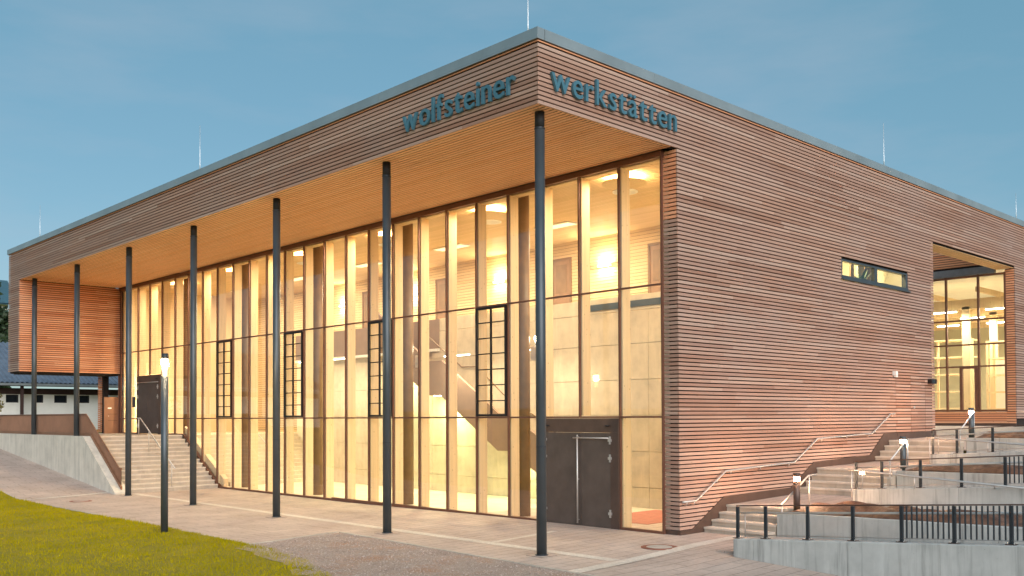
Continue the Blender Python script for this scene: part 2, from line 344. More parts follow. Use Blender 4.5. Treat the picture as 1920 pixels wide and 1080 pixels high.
# pale cobble bands let into the paving
def band(name, p, q, w, lift=0.005, n=60, mat='cobbles'):
    p = Vector((*p, 0)); q = Vector((*q, 0)); d = (q - p).normalized(); s = Vector((-d.y, d.x, 0)) * w / 2; m = MB(); vs = []
    for i in range(n + 1):
        c = p + (q - p) * i / n
        for k in (-1, 1): e = c + s * k; vs.append((e.x, e.y, gz(e.x, e.y) + lift))
    m.add(vs, [(2 * i, 2 * i + 2, 2 * i + 3, 2 * i + 1) if True else 0 for i in range(n)]); o = m.build(name, mat); o['kind'] = 'structure'; return o
band('cobble_strip', (0.47, -1.42), (0.47, 20.3), 0.26)
band('cobble_strip', (-1.05, -1.74), (4.75, -1.36), 0.30, 0.009)
band('cobble_strip', (0.62, 2.02), (2.62, 2.14), 0.16)
m = MB(); m.add([(-3.1, 20.28, 0.008), (-1.6, 20.60, 0.008), (-0.12, 20.92, 0.038), (-0.12, 21.10, 0.056), (-1.6, 20.78, 0.024), (-3.1, 20.46, 0.008)], [(0, 1, 4, 5), (1, 2, 3, 4)]); struct('cobble_strip', m, 'cobbles')
# joint line + edging along the lawn
m = MB()
ys = lin(5.4, 20.3, 16)
for a, b in zip(ys[:-1], ys[1:]): m.box(-3.17, -3.105, a + 0.005, b - 0.005, -0.1, 0.018)
struct('kerb', m, 'edge_stone')
m = MB()
for i in range(14):
    a = 20.3 + i; m.add([(-3.17, a, -.1), (-3.105, a, -.1), (-3.105, a + .99, -.1), (-3.17, a + .99, -.1), (-3.17, a, pathz(a) + .02), (-3.105, a, pathz(a) + .02), (-3.105, a + .99, pathz(a + .99) + .02), (-3.17, a + .99, pathz(a + .99) + .02)],
            [(0, 3, 2, 1), (4, 5, 6, 7), (0, 1, 5, 4), (1, 2, 6, 5), (2, 3, 7, 6), (3, 0, 4, 7)])
struct('kerb', m, 'edge_stone')
# gravel patch
def gravel_edge(y): return -0.65 + (5.8 - y) * -0.052     # towards the building
def lawn_edge(y):                                          # lawn outline at low y
    if y >= 5.2: return -3.18
    t = 5.2 - y; return -3.18 - 0.02 * t - 0.048 * t * t + 0.05 * math.sin(y * 3.1) + 0.03 * math.sin(y * 7.7)
m = MB(); vs = []; n = 60
for i in range(n + 1):
    y = -14 + (5.62 + 14) * i / n; y1 = y
    for k in range(13):
        x0 = lawn_edge(y) - 0.5; x1 = gravel_edge(y) - 0.09; x = x0 + (x1 - x0) * k / 12
        vs.append((x, min(y, 5.27 + 0.22 * (x + 3.1)), gz(x, y) + 0.010 + 0.008 * math.sin(x * 5 + y * 3)))
m.add(vs, [(j * 13 + i, j * 13 + i + 1, (j + 1) * 13 + i + 1, (j + 1) * 13 + i) for j in range(n) for i in range(12)], True)
struct('gravel', m, 'gravel', 'stuff')
m = MB()
for i in range(24):
    y0 = 5.75 - i * 0.8; y1 = y0 - 0.79
    a, b = gravel_edge(y0), gravel_edge(y1)
    m.add([(a - .08, y0, -.4), (a, y0, -.4), (b, y1, -.4), (b - .08, y1, -.4), (a - .08, y0, gz(a, y0) + .022), (a, y0, gz(a, y0) + .022), (b, y1, gz(b, y1) + .022), (b - .08, y1, gz(b, y1) + .022)],
          [(0, 1, 2, 3), (7, 6, 5, 4), (0, 4, 5, 1), (1, 5, 6, 2), (2, 6, 7, 3), (3, 7, 4, 0)])
for i in range(3):
    x0 = -3.1 + i * 0.8; x1 = x0 + 0.79; a = 5.3 + 0.22 * (x0 + 3.1); b = 5.3 + 0.22 * (x1 + 3.1)
    m.add([(x0, a, -.4), (x1, b, -.4), (x1, b + .08, -.4), (x0, a + .08, -.4), (x0, a, .02), (x1, b, .02), (x1, b + .08, .02), (x0, a + .08, .02)],
          [(3, 2, 1, 0), (4, 5, 6, 7), (0, 1, 5, 4), (1, 2, 6, 5), (2, 3, 7, 6), (3, 0, 4, 7)])
struct('kerb', m, 'edge_stone')
def raw_mesh(name, mat, verts, tris, kind, smooth_=False):
    me = bpy.data.meshes.new(name); nv = len(verts); nf = len(tris)
    me.vertices.add(nv); me.vertices.foreach_set('co', np.asarray(verts, np.float32).ravel())
    me.loops.add(nf * 3); me.loops.foreach_set('vertex_index', np.asarray(tris, np.int32).ravel())
    me.polygons.add(nf); me.polygons.foreach_set('loop_start', np.arange(0, nf * 3, 3, dtype=np.int32)); me.polygons.foreach_set('loop_total', np.full(nf, 3, np.int32))
    me.materials.append(MAT[mat]); me.update(calc_edges=True); me.validate()
    o = link(name, me); o['kind'] = kind; return o
# loose stones on the gravel
cnt = 16000
py = rng.uniform(-4.5, 5.5, cnt); u = rng.uniform(0, 1, cnt)
px = np.array([lawn_edge(y) - 0.35 + (gravel_edge(y) - 0.1 - lawn_edge(y) + 0.35) * a for y, a in zip(py, u)])
ok = py < 5.25 + 0.22 * (px + 3.1); px = px[ok]; py = py[ok]; cnt = len(px)
sz = np.exp(rng.normal(-4.75, 0.42, cnt)); pz = np.array([gz(a, b) for a, b in zip(px, py)]) + 0.016
octv = np.array([(1, 0, 0), (-1, 0, 0), (0, 1, 0), (0, -1, 0), (0, 0, .7), (0, 0, -.7)]); octf = np.array([(0, 2, 4), (2, 1, 4), (1, 3, 4), (3, 0, 4), (2, 0, 5), (1, 2, 5), (3, 1, 5), (0, 3, 5)])
jit = rng.uniform(.6, 1.3, (cnt, 6, 3)); V = octv[None] * jit * sz[:, None, None]; V[:, :, 0] += px[:, None]; V[:, :, 1] += py[:, None]; V[:, :, 2] += pz[:, None]
raw_mesh('gravel_stones', 'pebble', V.reshape(-1, 3), (octf[None] + 6 * np.arange(cnt)[:, None, None]).reshape(-1, 3), 'stuff')
# lawn
def lawnz(x, y): return gz(-4, y) * 0.5 + (0.02 if y < 20.3 else pathz(y)) + 0.03 * math.sin(x * .7) * math.sin(y * .5) - 0.006 * max(0, -3.2 - x)
m = MB(); vs = []; ys = lin(-18, 48, 120)
for y in ys:
    for k in range(24):
        t = k / 23; x = lawn_edge(y) - 45 * t ** 2.2; vs.append((x, y, lawnz(x, y) - (0.012 if k == 0 else 0)))
m.add(vs, [(j * 24 + i, (j + 1) * 24 + i, (j + 1) * 24 + i + 1, j * 24 + i + 1) for j in range(119) for i in range(23)], True)
struct('lawn', m, 'grass_soil')
cnt = 210000
gxs = -3.18 - 9.5 * rng.uniform(0, 1, cnt) ** 1.25; gys = rng.uniform(-6.5, 26, cnt)
edge = np.array([lawn_edge(y) for y in gys]); ok = gxs < edge + rng.normal(0, .05, cnt) * (gys < 5); gxs = gxs[ok]; gys = gys[ok]; cnt = len(gxs)
gzs = np.array([lawnz(a, b) for a, b in zip(gxs, gys)]) - 0.005
cl_ = 0.5 + 0.5 * np.sin(gxs * 3.1 + 2 * np.sin(gys * 1.7)) * np.sin(gys * 2.6 + 1.3 * np.sin(gxs * 2.2)); h = rng.uniform(.018, .045, cnt) * (0.7 + 0.9 * cl_) + (rng.uniform(0, 1, cnt) > .985) * rng.uniform(.03, .09, cnt); an = rng.uniform(0, 2 * np.pi, cnt); w = rng.uniform(.004, .009, cnt); lx = rng.normal(0, .022, cnt); ly = rng.normal(0, .022, cnt)
V = np.zeros((cnt, 3, 3)); V[:, 0] = np.stack([gxs - w * np.cos(an), gys - w * np.sin(an), gzs], 1); V[:, 1] = np.stack([gxs + w * np.cos(an), gys + w * np.sin(an), gzs], 1); V[:, 2] = np.stack([gxs + lx, gys + ly, gzs + h], 1)
raw_mesh('grass', 'grass_blade', V.reshape(-1, 3), np.arange(cnt * 3).reshape(-1, 3), 'stuff')

# ------------------------------------------------------------------ the hall
ZS = 8.44; ZC = 9.60; ZR = 9.855; P = 0.089; FX = -0.394; FY = -0.351; WX = 3.885; RX = 17.25; XR = 24.5; ZS2 = 8.0; YE = 30.135; YO = 31.52; GX = 3.81
hall = thing('timber_hall', 'large flat-roofed hall clad in horizontal timber slats with a lit glass front', 'building')
rows = []                         # (z0, z1) slat rows, one lies with its lower edge on the soffit
k = -95
while ZS + k * P < ZC - 0.02:
    z0 = ZS + k * P
    if z0 > 0.1: rows.append((z0, min(z0 + 0.0635, ZC)))
    k += 1
BO = []                           # boards: (mat, x0,x1,y0,y1,z0,z1)
def split(a, b, seed, L=4.1):
    r = random.Random(seed); out = []; t = a - r.uniform(0, L * .9)
    cuts = [a]
    while True:
        t += r.uniform(L * .8, L * 1.2)
        if t > b - 0.4: break
        if t > a + 0.4: cuts.append(t)
    cuts.append(b); return list(zip(cuts[:-1], cuts[1:]))
PL = [(WX - .02, .15), (4.30, .15), (5.55, .80), (8.49, .835), (9.62, 1.43), (12.77, 1.51), (13.65, 2.09), (RX, 2.12)]
def plinth_start(z):              # x from which the wall shows above the plinth at height z
    if z > PL[-1][1]: return WX
    x = WX
    for (a, za), (b, zb) in zip(PL[:-1], PL[1:]):
        if za < z <= zb: x = a + (b - a) * (z - za) / (zb - za)
    return x
WIN = (11.25, 15.40, 6.33, 6.86)  # strip window
DOOR = (14.485, 16.53, 2.1, 3.78) # concealed door
G = 0.0022
for i, (z0, z1) in enumerate(rows):
    zc = (z0 + z1) / 2; spans = []
    if z0 >= ZS - 1e-4: spans = [(FX, 30.0)]
    elif z0 >= ZS2 - 1e-4: spans = [(WX, 30.0)]
    else:
        ends = RX if z0 > 2.2 else min(RX, 40)
        # rows low on the wall: to the left of the plinth's rise
        if z0 < 2.12:
            xe = WX
            # wall visible only where plinth is below the row
            xe = 0
            segs = []; prev = WX
            for (a, za), (b, zb) in zip(PL[:-1], PL[1:]):
                if zb > za and za < z1 <= zb + .0001: xe = a + (b - a) * (z1 - za) / (zb - za); break
            if xe == 0 and z1 > PL[-1][1]: xe = RX
            if xe > WX + .1: spans = [(WX, xe + 0.03)]
        else: spans = [(WX, RX)]
        spans.append((XR, 30.0)) if z0 > 2.4 else None
    for (a, b) in spans:
        for s, e in split(a, b, i * 13 + int(a)):
            pieces = [(s, e)]
            def cut(pieces, c0, c1):
                out = []
                for p, q in pieces:
                    if q <= c0 or p >= c1: out.append((p, q))
                    else:
                        if p < c0: out.append((p, c0))
                        if q > c1: out.append((c1, q))
                return out
            if z1 > WIN[2] and z0 < WIN[3]: pieces = cut(pieces, WIN[0], WIN[1])
            if z1 > DOOR[2] and z0 < DOOR[3]:
                for xj in (DOOR[0], 15.5, DOOR[1]): pieces = cut(pieces, xj - .008, xj + .008)
            for p, q in pieces:
                if q - p > .03: BO.append(('slat_wood_x', p + (0 if p in (FX, WX, XR) else G), q - G, FY, FY + .03, z0, z1))
    # left fascia and end wall
    if z0 >= ZS - 1e-4:
        for s, e in split(FY + .03, YO, i * 17 + 5): BO.append(('slat_wood_y', FX, FX + .03, s + G, e - G, z0, z1))
    elif z0 > 4.54:
        BO.append(('slat_wood_y', FX, FX + .03, YE, YO, z0, z1))
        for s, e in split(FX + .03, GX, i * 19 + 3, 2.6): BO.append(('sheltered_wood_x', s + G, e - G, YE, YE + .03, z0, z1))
    # return beside the glass front, return beside the recess
    if z0 < ZS - .05: BO.append(('sheltered_wood_y' if z0 > 6.9 else 'slat_wood_y', WX, WX + .03, FY + .03, 0.05, z0, z1))  # upper rows take the orange wood for the light from inside
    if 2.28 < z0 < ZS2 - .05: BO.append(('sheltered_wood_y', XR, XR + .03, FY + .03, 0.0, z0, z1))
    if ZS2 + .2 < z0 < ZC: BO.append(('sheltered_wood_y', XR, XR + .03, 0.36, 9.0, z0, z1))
def px_size(b):
    c = Vector(((b[1] + b[2]) / 2, (b[3] + b[4]) / 2, (b[5] + b[6]) / 2)) - CAM; d = c.dot(FW)
    ex = Vector((b[2] - b[1], b[4] - b[3], 0)); ln = math.hypot(ex.dot(RT), ex.dot(UP)) / d
    vis = 1.0 if abs(c.dot(RT) / d) < 0.56 else 0.1
    return ln * (b[6] - b[5]) / d * vis
BO.sort(key=px_size, reverse=True)
for b in BO[:290]: board('slat', b[0], hall, *b[1:])
rest = {}
for b in BO[290:]: rest.setdefault(b[0], MB()).box(*b[1:], tint=random.random())
for mname, mb in rest.items():
    o = mb.build('slats', mname, hall, tint=True); o['kind'] = 'stuff'
# dark boarding behind the slats
b_ = MB()
b_.box(WX + .04, RX - .01, FY + .080, FY + .20, 0.0, WIN[2] - .02); b_.box(WX + .04, RX - .01, FY + .080, FY + .20, WIN[3] + .02, ZS)
b_.box(WX + .04, WIN[0] - .02, FY + .080, FY + .20, WIN[2] - .02, WIN[3] + .02); b_.box(WIN[1] + .02, RX - .01, FY + .080, FY + .20, WIN[2] - .02, WIN[3] + .02)
b_.box(FX + .04, 30.0, FY + .080, FY + .20, ZS + .006, ZC + .02); b_.box(RX, 30.0, FY + .080, FY + .20, ZS2 + .006, ZS)
b_.box(XR + .04, 30.0, FY + .080, FY + .20, 2.0, ZS2)
b_.box(FX + .080, FX + .2, FY + .21, YO - .01, ZS + .006, ZC + .02); b_.box(FX + .080, FX + .2, YE + .05, YO - .01, 4.55, ZS)
b_.box(FX + .21, GX - .02, YE + .080, YE + .2, 4.55, ZS); b_.box(WX + .075, WX + .12, FY + .21, 0.04, 0.0, ZS)
b_.box(XR + .04, XR + .12, FY + .21, -0.005, 2.0, ZS2); b_.box(XR + .04, XR + .12, 0.36, 9.0, ZS2 + .16, ZC)
b_.box(FX + .21, GX + .3, YO - .05, YO - .02, 4.55, ZC)
b_.box(FX + .21, GX, YE + .21, YO - .06, 4.52, 4.56)
b_.build('wall_backing', 'dark_back', hall)
# plinth of folded bronze sheet following the outdoor stairs
low = [(x, (z - .16 if i < 2 else z - .75)) for i, (x, z) in enumerate(PL)]
m = MB(); poly = [(x, z) for x, z in PL] + [(RX, 1.0), (4.9, -.3), (WX - .02, -.3)]
m.prism(poly, 1, FY - .028, FY + .04); o = m.build('plinth', 'bronze_metal', hall); fix_normals(o)
box('plinth', 'bronze_metal', hall, WX - .028, WX + .03, FY + .042, 0.045, -.1, .155)
# roof edge of zinc sheet, in lengths
cuts = split(-0.386, 31.60, 3, 6.2)
for s, e in cuts: box('roof_edge', 'zinc', hall, -.44, -.25, s + .002 if s > -.38 else s, e - .002, 9.645, ZR)
for s, e in split(-0.24, 30.0, 9, 6.2): box('roof_edge', 'zinc', hall, s + .002, e - .002, -.386, -.20, 9.645, ZR)
m = MB(); m.box(-.245, RX, -.195, 31.5, 9.62, 9.80); m.box(RX, 30, -.195, .34, 9.62, 9.80); m.box(XR + .04, 40, .34, 9.3, 9.62, 9.80); m.build('roof', 'zinc', hall)
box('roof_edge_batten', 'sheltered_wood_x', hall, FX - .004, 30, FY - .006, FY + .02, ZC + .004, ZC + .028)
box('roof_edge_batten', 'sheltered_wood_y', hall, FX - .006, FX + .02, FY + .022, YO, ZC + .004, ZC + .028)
# soffit boards
x = FX + .032
while x < GX - .06:
    board('soffit_board', 'soffit_wood', hall, x, min(x + .088, GX - .01), FY + .035, YE - .002, ZS + .004, ZS + .012); x += .118
box('soffit_backing', 'dark_back', hall, FX + .205, GX, FY + .205, YE, ZS + .065, ZS + .09)
y = FY + .04
while y < 0.26:
    board('soffit_board', 'soffit_wood_x', hall, RX + .01, XR - .003, y, y + .066, ZS2 + .004, ZS2 + .012); y += .088
box('soffit_backing', 'dark_back', hall, RX, XR + .03, FY + .205, 0.335, ZS2 + .045, 9.6)
# steel columns
for i in range(7):
    zb = 0.0 if i < 5 else 1.99; y = 4.9 * i
    c = MB().cyl(0, y, zb - .02, ZS - .32, .098, 28).build('column', 'anthracite', hall)
    MB().cyl(0, y, ZS - .32, ZS - .003, .094, 24).build('column_head', 'collar_black', c)
    MB().lathe(0, y, [(.099, ZS - .34), (.104, ZS - .33), (.104, ZS - .31), (.099, ZS - .30)], 24).build('ring', 'anthracite_dark', c)
    if i < 5: MB().box(-.21, .21, y - .21, y + .21, zb - .03, zb + .003).build('base_joint', 'dark_wood', c); m = MB(); m.box(-.195, .195, y - .195, y + .195, zb - .02, zb + .006); m.build('base_plate', 'paving', c); MB().lathe(0, y, [(.125, zb + .006), (.125, zb + .018), (.099, zb + .022), (.0985, zb + .03)], 24).build('base_ring', 'anthracite_dark', c)
    if i in (0, 1, 2): MB().cyl(0, y, 2.05, 2.062, .0995, 28).build('joint_ring', 'anthracite_dark', c)

# glass front ------------------------------------------------------
MY = [0.03] + [1.225 * k + 0.01 for k in range(1, 25)] + [30.05]
ZT1 = 2.606; ZT2 = 5.515; ZH = 8.30; LAND = 1.95
def gbot(y): return 0.06 * smooth((13 - y) / 9) if y < 20.63 else (LAND if y > 23.65 else (y - 20.63) / 3.02 * LAND)
DB = (1, 3)       # bays 1..2 carry the entrance door (y 1.235 .. 3.685)
LD = (21, 23)     # door on the landing
for i, y in enumerate(MY):
    zb = gbot(y)
    if i in (2,): zb = ZT1
    if i == 22: zb = 4.45
    box('mullion', 'frame_metal', hall, GX - .012, GX + .045, y - .022, y + .022, zb, ZH)
def trans(y0, y1, z, h=.042, name='transom'): box(name, 'frame_metal', hall, GX - .010, GX + .043, y0 + .0225, y1 - .0225, z - h / 2, z + h / 2)
for i in range(len(MY) - 1):
    y0, y1 = MY[i], MY[i + 1]
    if not (21 <= i <= 22): trans(y0, y1, ZT1)
    trans(y0, y1, ZT2)
box('head_rail', 'frame_metal', hall, GX - .04, GX + .1, 0.0, YE - .01, ZH, ZS - .001)
m = MB(); m.box(GX - .032, GX + .1, 0.0, 1.205, -.05, .115); m.box(GX - .032, GX + .1, 3.72, 13, -.05, .10); m.box(GX - .032, GX + .1, 13, 20.62, -.08, .06); m.build('sill_rail', 'frame_metal', hall)
m = MB(); m.box(GX - .032, GX + .1, 23.66, 25.70, 1.93, 2.0); m.box(GX - .032, GX + .1, 28.20, YE - .01, 1.93, 2.0)
m.add([(GX - .032, 20.62, -.02), (GX + .1, 20.62, -.02), (GX + .1, 23.66, 1.93), (GX - .032, 23.66, 1.93), (GX - .032, 20.62, .06), (GX + .1, 20.62, .06), (GX + .1, 23.66, 2.0), (GX - .032, 23.66, 2.0)],
      [(0, 3, 2, 1), (4, 5, 6, 7), (0, 1, 5, 4), (1, 2, 6, 5), (2, 3, 7, 6), (3, 0, 4, 7)]); m.build('sill_rail', 'frame_metal', hall)
GRID = (4, 8, 12, 16)   # bays with a small-paned opening window in the middle row
for i in range(len(MY) - 1):
    y0, y1 = MY[i] + .0225, MY[i + 1] - .0225
    for (za, zb) in ((None, ZT1 - .026), (ZT1 + .026, ZT2 - .026), (ZT2 + .026, ZH - .001)):
        if za is None:
            if i in (1, 2) or 21 <= i <= 22: continue
            a, b = gbot(MY[i]) + .06, gbot(MY[i + 1]) + .06
            if i in (17, 18, 19): a = max(a, .06)
        else: a = b = za
        if 21 <= i <= 22 and za is not None and zb < ZT2: a = b = 4.46
        if zb - max(a, b) < .05: continue
        j = [GX + .012 + random.uniform(-.004, .004) for _ in range(4)]; m = MB(); m.add([(j[0], y0, a), (j[1], y1, b), (j[2], y1, zb), (j[0] + j[2] - j[1], y0, zb)], [(0, 3, 2, 1)]); m.build('glass_pane', 'pane_glass', hall)
for i in GRID:
    y0, y1 = MY[i] + .031, MY[i + 1] - .031; za, zb = ZT1 + .028, ZT2 - .028
    w = thing_part = box('opening_window', 'black_metal', hall, GX - .05, GX - .002, y0, y0 + .055, za, zb)
    for nm, a in (('frame', (y1 - .055, y1, za, zb)), ('frame', (y0 + .056, y1 - .056, za, za + .06)), ('frame', (y0 + .056, y1 - .056, zb - .06, zb)), ('glazing_bar', ((y0 + y1) / 2 - .022, (y0 + y1) / 2 + .022, za + .061, zb - .061))):
        box(nm, 'black_metal', w, GX - .05, GX - .002, *a)
    for k in range(1, 7):
        z = za + (zb - za) * k / 7; ym = (y0 + y1) / 2
        box('glazing_bar', 'black_metal', w, GX - .048, GX - .004, y0 + .056, ym - .023, z - .014, z + .014)
        box('glazing_bar', 'black_metal', w, GX - .048, GX - .004, ym + .023, y1 - .056, z - .014, z + .014)
# entrance doors
def door(y0, y1, zb, zt, label, leafs, flush):
    d = box('door', 'bronze_metal', hall, GX - .05, GX + .06, y0, y1, zt - .33, zt); d['label'] = label
    box('door_frame', 'bronze_metal', d, GX - .05, GX + .06, y0, y0 + .24, zb, zt - .331)
    box('door_frame', 'bronze_metal', d, GX - .05, GX + .06, y1 - .14, y1, zb, zt - .331)
    a, b = y0 + .243, y1 - .143; ms = a + (b - a) * leafs
    for s, e in ((a, ms - .004), (ms + .004, b)):
        l = box('door_leaf', 'door_leaf', d, GX - .045, GX + .03, s, e, zb + .02, zt - .336)
    zl = zt - .336
    for yy in (y0 + .243, y1 - .143):
        for z in (zl - .17, zl - .58, zb + .35):
            m = MB(); m.box(GX - .075, GX - .051, yy - .02, yy + .02, z - .09, z + .09); m.box(GX - .085, GX - .052, yy - .045, yy + .045, z - .03, z + .03); m.build('hinge', 'steel', d)
    for yy in (y0 + .30, y1 - .22): MB().lathe(GX - .09, yy, [(.02, zt - .19), (.06, zt - .18), (.06, zt - .165), (.02, zt - .155)], 14).build('door_light', 'black_metal', d)
    return d, ms, zl
d, ms, zl = door(1.24, 3.68, 0.05, ZT1 - .027, 'dark bronze double door with a tall steel bar at the glass front', .44, True)
MB().tube([(GX - .10, ms + .07, 0.12), (GX - .10, ms + .07, zl - .05)], .020, 10).build('handle', 'steel', d)
MB().tube([(GX - .10, ms + .20, zl - .12), (GX - .10, 1.50, zl - .12)], .018, 10).build('handle', 'steel', d)
m = MB()
for z in (0.2, 1.15, zl - .1): m.tube([(GX - .10, ms + .07, z), (GX - .04, ms + .07, z)], .012, 8)
m.build('handle_bracket', 'steel', d)
d2, ms, zl = door(25.75, 28.15, LAND, 4.44, 'dark grey double door on the stair landing', .5, True)
MB().tube([(GX - .09, 25.9, zl + .03), (GX - .09, 28.0, zl + .03)], .02, 8).build('door_rail', 'steel', d2)
box('plaque', 'anthracite', d2, GX - .06, GX - .02, 28.35, 28.62, 3.1, 3.55)
# glulam posts and round inner columns
for i, y in enumerate(MY[1:-1], 1):
    zb = gbot(y) - .02 if y > 23.6 or y < 20.6 else gbot(y) - .3
    if i == 2: zb = ZT1 + .03
    if i == 22: zb = 4.5
    board('timber_post', 'glulam', hall, GX + .055, GX + .34, y - .05, y + .05, zb, ZS - .06)
board('timber_post', 'glulam', hall, GX + .105, GX + .34, YE - .22, YE - .06, LAND, ZS - .06)
box('timber_beam', 'glulam', hall, GX + .104, GX + .36, 0.06, YE - .03, ZH - .02, ZS - .02)
for k in range(1, 6):
    zb = 0.05 if k < 5 else LAND
    MB().cyl(4.37, 4.9 * k + .02, zb, ZS - .05, .17, 24).build('inner_column', 'inner_column', hall)
# interior shell
FL = 0.05
m = MB(); m.box(GX + .101, 16, 0.06, 20.5, -.3, FL); m.build('inner_floor', 'floor_inside', hall)
m = MB(); m.box(GX + .101, 16, 23.6, YO, 1.6, LAND); m.build('inner_floor', 'floor_inside', hall)
XW = 10.3; XC = 8.2
wall = box('inner_wall', 'concrete_inside', hall, XC + .1, XC + .2, 0.06, 20.3, FL, 5.6)
zj = [FL, .62, 1.63, 2.65, 3.66, 4.68, 5.62]; yj = [0.07, 1.5, 3.84, 6.2, 8.6, 11.0, 13.4, 15.8, 18.2, 20.3]
for a, b in zip(zj[:-1], zj[1:]):
    for c, e in zip(yj[:-1], yj[1:]):
        if b > 5.0 and c > 13: continue
        board('wall_panel', 'concrete_inside', wall, XC, XC + .095, c + .006, e - .006, a + .006, b - .006)
# gallery
g = box('gallery', 'concrete_inside', hall, XC + .21, XW, 0.06, 20.3, 5.30, 5.62)
box('gallery_front', 'stair_side', g, XC - .02, XC + .09, 13.0, 22.5, 5.02, 6.05)
box('gallery_edge', 'white_paint', g, XC - .06, XC + .09, 13.0, 22.5, 4.92, 5.015)
box('gallery_front', 'concrete_inside', g, XC + .0, XC + .09, 0.07, 12.99, 5.63, 6.06)
box('gallery_edge', 'anthracite', g, XC - .04, XC - .002, 0.07, 6.0, 5.72, 5.90)  # dark strip paints the shadow band below the gallery front
box('inner_wall', 'plaster_warm', hall, XC + .7, XC + .8, 20.31, 23.59, 1.0, 5.3)
# slatted upper back wall with its doors
uw = box('slatted_inner_wall', 'dark_back', hall, XW + .03, XW + .12, 0.06, YE, LAND, ZS)
DOORS = [(8.65, 9.55), (14.75, 15.75), (19.65, 20.65), (4.45, 5.45)]
m = MB(); z = 5.3
while z < ZS - .05:
    segs = [(0.07, 21.0)]
    for a, b in DOORS:
        if z < 7.9: segs = [q for s, e in segs for q in (((s, a), (b, e)) if s < a and e > b else ((s, e),))]
    for s, e in segs: m.box(XW, XW + .025, s, e, z, z + .092, tint=random.random())
    z += .105
z = LAND
while z < ZS - .05:
    m.box(XW, XW + .025, 21.0, YE, z, z + .092, tint=random.random()); z += .105
o = m.build('inner_slats', 'interior_slat', uw, tint=True); o['kind'] = 'stuff'
for a, b in DOORS:
    dd = box('inner_door', 'inner_door', hall, XW - .02, XW + .02, a + .08, b - .08, 5.63, 7.84)
    m = MB(); m.box(XW - .04, XW + .025, a, a + .079, 5.63, 7.92); m.box(XW - .04, XW + .025, b - .079, b, 5.63, 7.92); m.box(XW - .04, XW + .025, a + .08, b - .08, 7.841, 7.92); m.build('frame', 'inner_column', dd)
    box('pane', 'inner_column', dd, XW - .03, XW - .021, a + .2, b - .2, 6.75, 7.7)
# ceiling of narrow boards
m = MB(); x = GX + .37
while x < XW: m.box(x, x + .1, 0.07, YE - .01, ZS - .008, ZS + .01, tint=random.random()); x += .118
o = m.build('ceiling_boards', 'interior_slat', hall, tint=True); o['kind'] = 'stuff'
box('ceiling', 'interior_slat', hall, GX + .2, 17, 0.06, YE, ZS + .02, ZS + .06)
box('inner_wall', 'plaster_warm', hall, GX + .11, XW + .1, -.06, 0.055, FL, ZS)
box('inner_wall', 'interior_slat', hall, GX + .35, XW + .1, YE - .06, YE - .02, LAND, ZS)
box('outer_wall', 'plaster_warm', hall, 16.9, 17.2, -.14, 31.5, -.3, 9.5)
box('outer_wall', 'dark_back', hall, GX + .2, 17.0, YE + .5, YE + .7, -.3, 9.5)
m = MB(); m.box(GX + .3, 8.2, 20.5, 20.55, -.3, FL)
for s in range(13):
    z = FL + (LAND - FL) * (s + 1) / 13; yy = 20.52 + s * .252; m.box(GX + .4, 8.88, yy, 23.61, max(FL - .2, z - .155), z)
m.build('inner_steps', 'concrete_inside', hall)
m = MB(); m.add([(GX + .11, 20.5, FL), (GX + .3, 20.5, FL), (GX + .3, 23.8, LAND + .05), (GX + .11, 23.8, LAND + .05), (GX + .11, 20.5, .34), (GX + .3, 20.5, .34), (GX + .3, 23.8, 2.28), (GX + .11, 23.8, 2.28)],
      [(0, 3, 2, 1), (4, 5, 6, 7), (0, 1, 5, 4), (1, 2, 6, 5), (2, 3, 7, 6), (3, 0, 4, 7)]); m.build('stair_beam', 'glulam', hall)
m = MB().tube([(6.2, 20.4, 1.0), (6.2, 23.7, 2.9), (6.2, 24.1, 2.9)], .02, 8); m.tube([(6.2, 20.6, .2), (6.2, 20.6, 1.1)], .016, 8); m.tube([(6.2, 23.6, 1.9), (6.2, 23.6, 2.85)], .016, 8); m.build('stair_rail', 'steel', hall)

# inner staircase climbing along the concrete wall
st = thing('staircase', 'solid-sided inner staircase climbing left along the pale concrete wall behind the glass', 'staircase')
bot = [(5.2, FL), (8.30, 1.58), (8.75, 1.58), (11.50, 3.34), (12.20, 3.34), (15.2, 5.28)]
SX = 7.0
poly = [(y, max(FL, z)) for y, z in bot] + [(y - .05, z + 1.14) for y, z in reversed(bot)]
poly[-1] = (5.0, FL + .9); poly.append((5.0, FL))
o = MB().prism(poly, 0, SX, SX + .1).build('stair_side', 'stair_side', st); fix_normals(o)
m = MB()
prof = [(5.35, FL)]
n1 = 10
for s in range(n1): m.box(SX + .101, XC - .005, 5.35 + s * .29, 5.35 + s * .29 + .31, FL + s * .175, FL + (s + 1) * .175)
m.box(SX + .101, XC - .005, 8.25, 8.9, 1.62, 1.85)
for s in range(10): m.box(SX + .101, XC - .005, 8.9 + s * .28, 9.2 + s * .28, 1.80 + s * .175, 1.80 + (s + 1) * .175)
m.box(SX + .101, XC - .005, 11.7, 12.4, 3.36, 3.58)
for s in range(10): m.box(SX + .101, XC - .005, 12.4 + s * .28, 12.7 + s * .28, 3.55 + s * .175, 3.55 + (s + 1) * .175)
m.build('steps', 'stair_side', st)
MB().tube([(XC - .06, 5.2, 1.05), (XC - .06, 5.5, 1.05), (XC - .06, 8.4, 2.72), (XC - .06, 8.9, 2.78), (XC - .06, 11.0, 4.30), (XC - .06, 11.75, 4.32), (XC - .06, 13.6, 5.5)], .022, 8).build('handrail', 'inner_column', st)
# reddish flat patch on the floor inside the entrance
MB().box(5.0, 7.9, 1.4, 3.4, FL + .003, FL + .018).build('floor_mat', 'red_mat'); tag(bpy.data.objects['floor_mat'], 'red entrance mat on the floor behind the rightmost glass pane', 'mat')

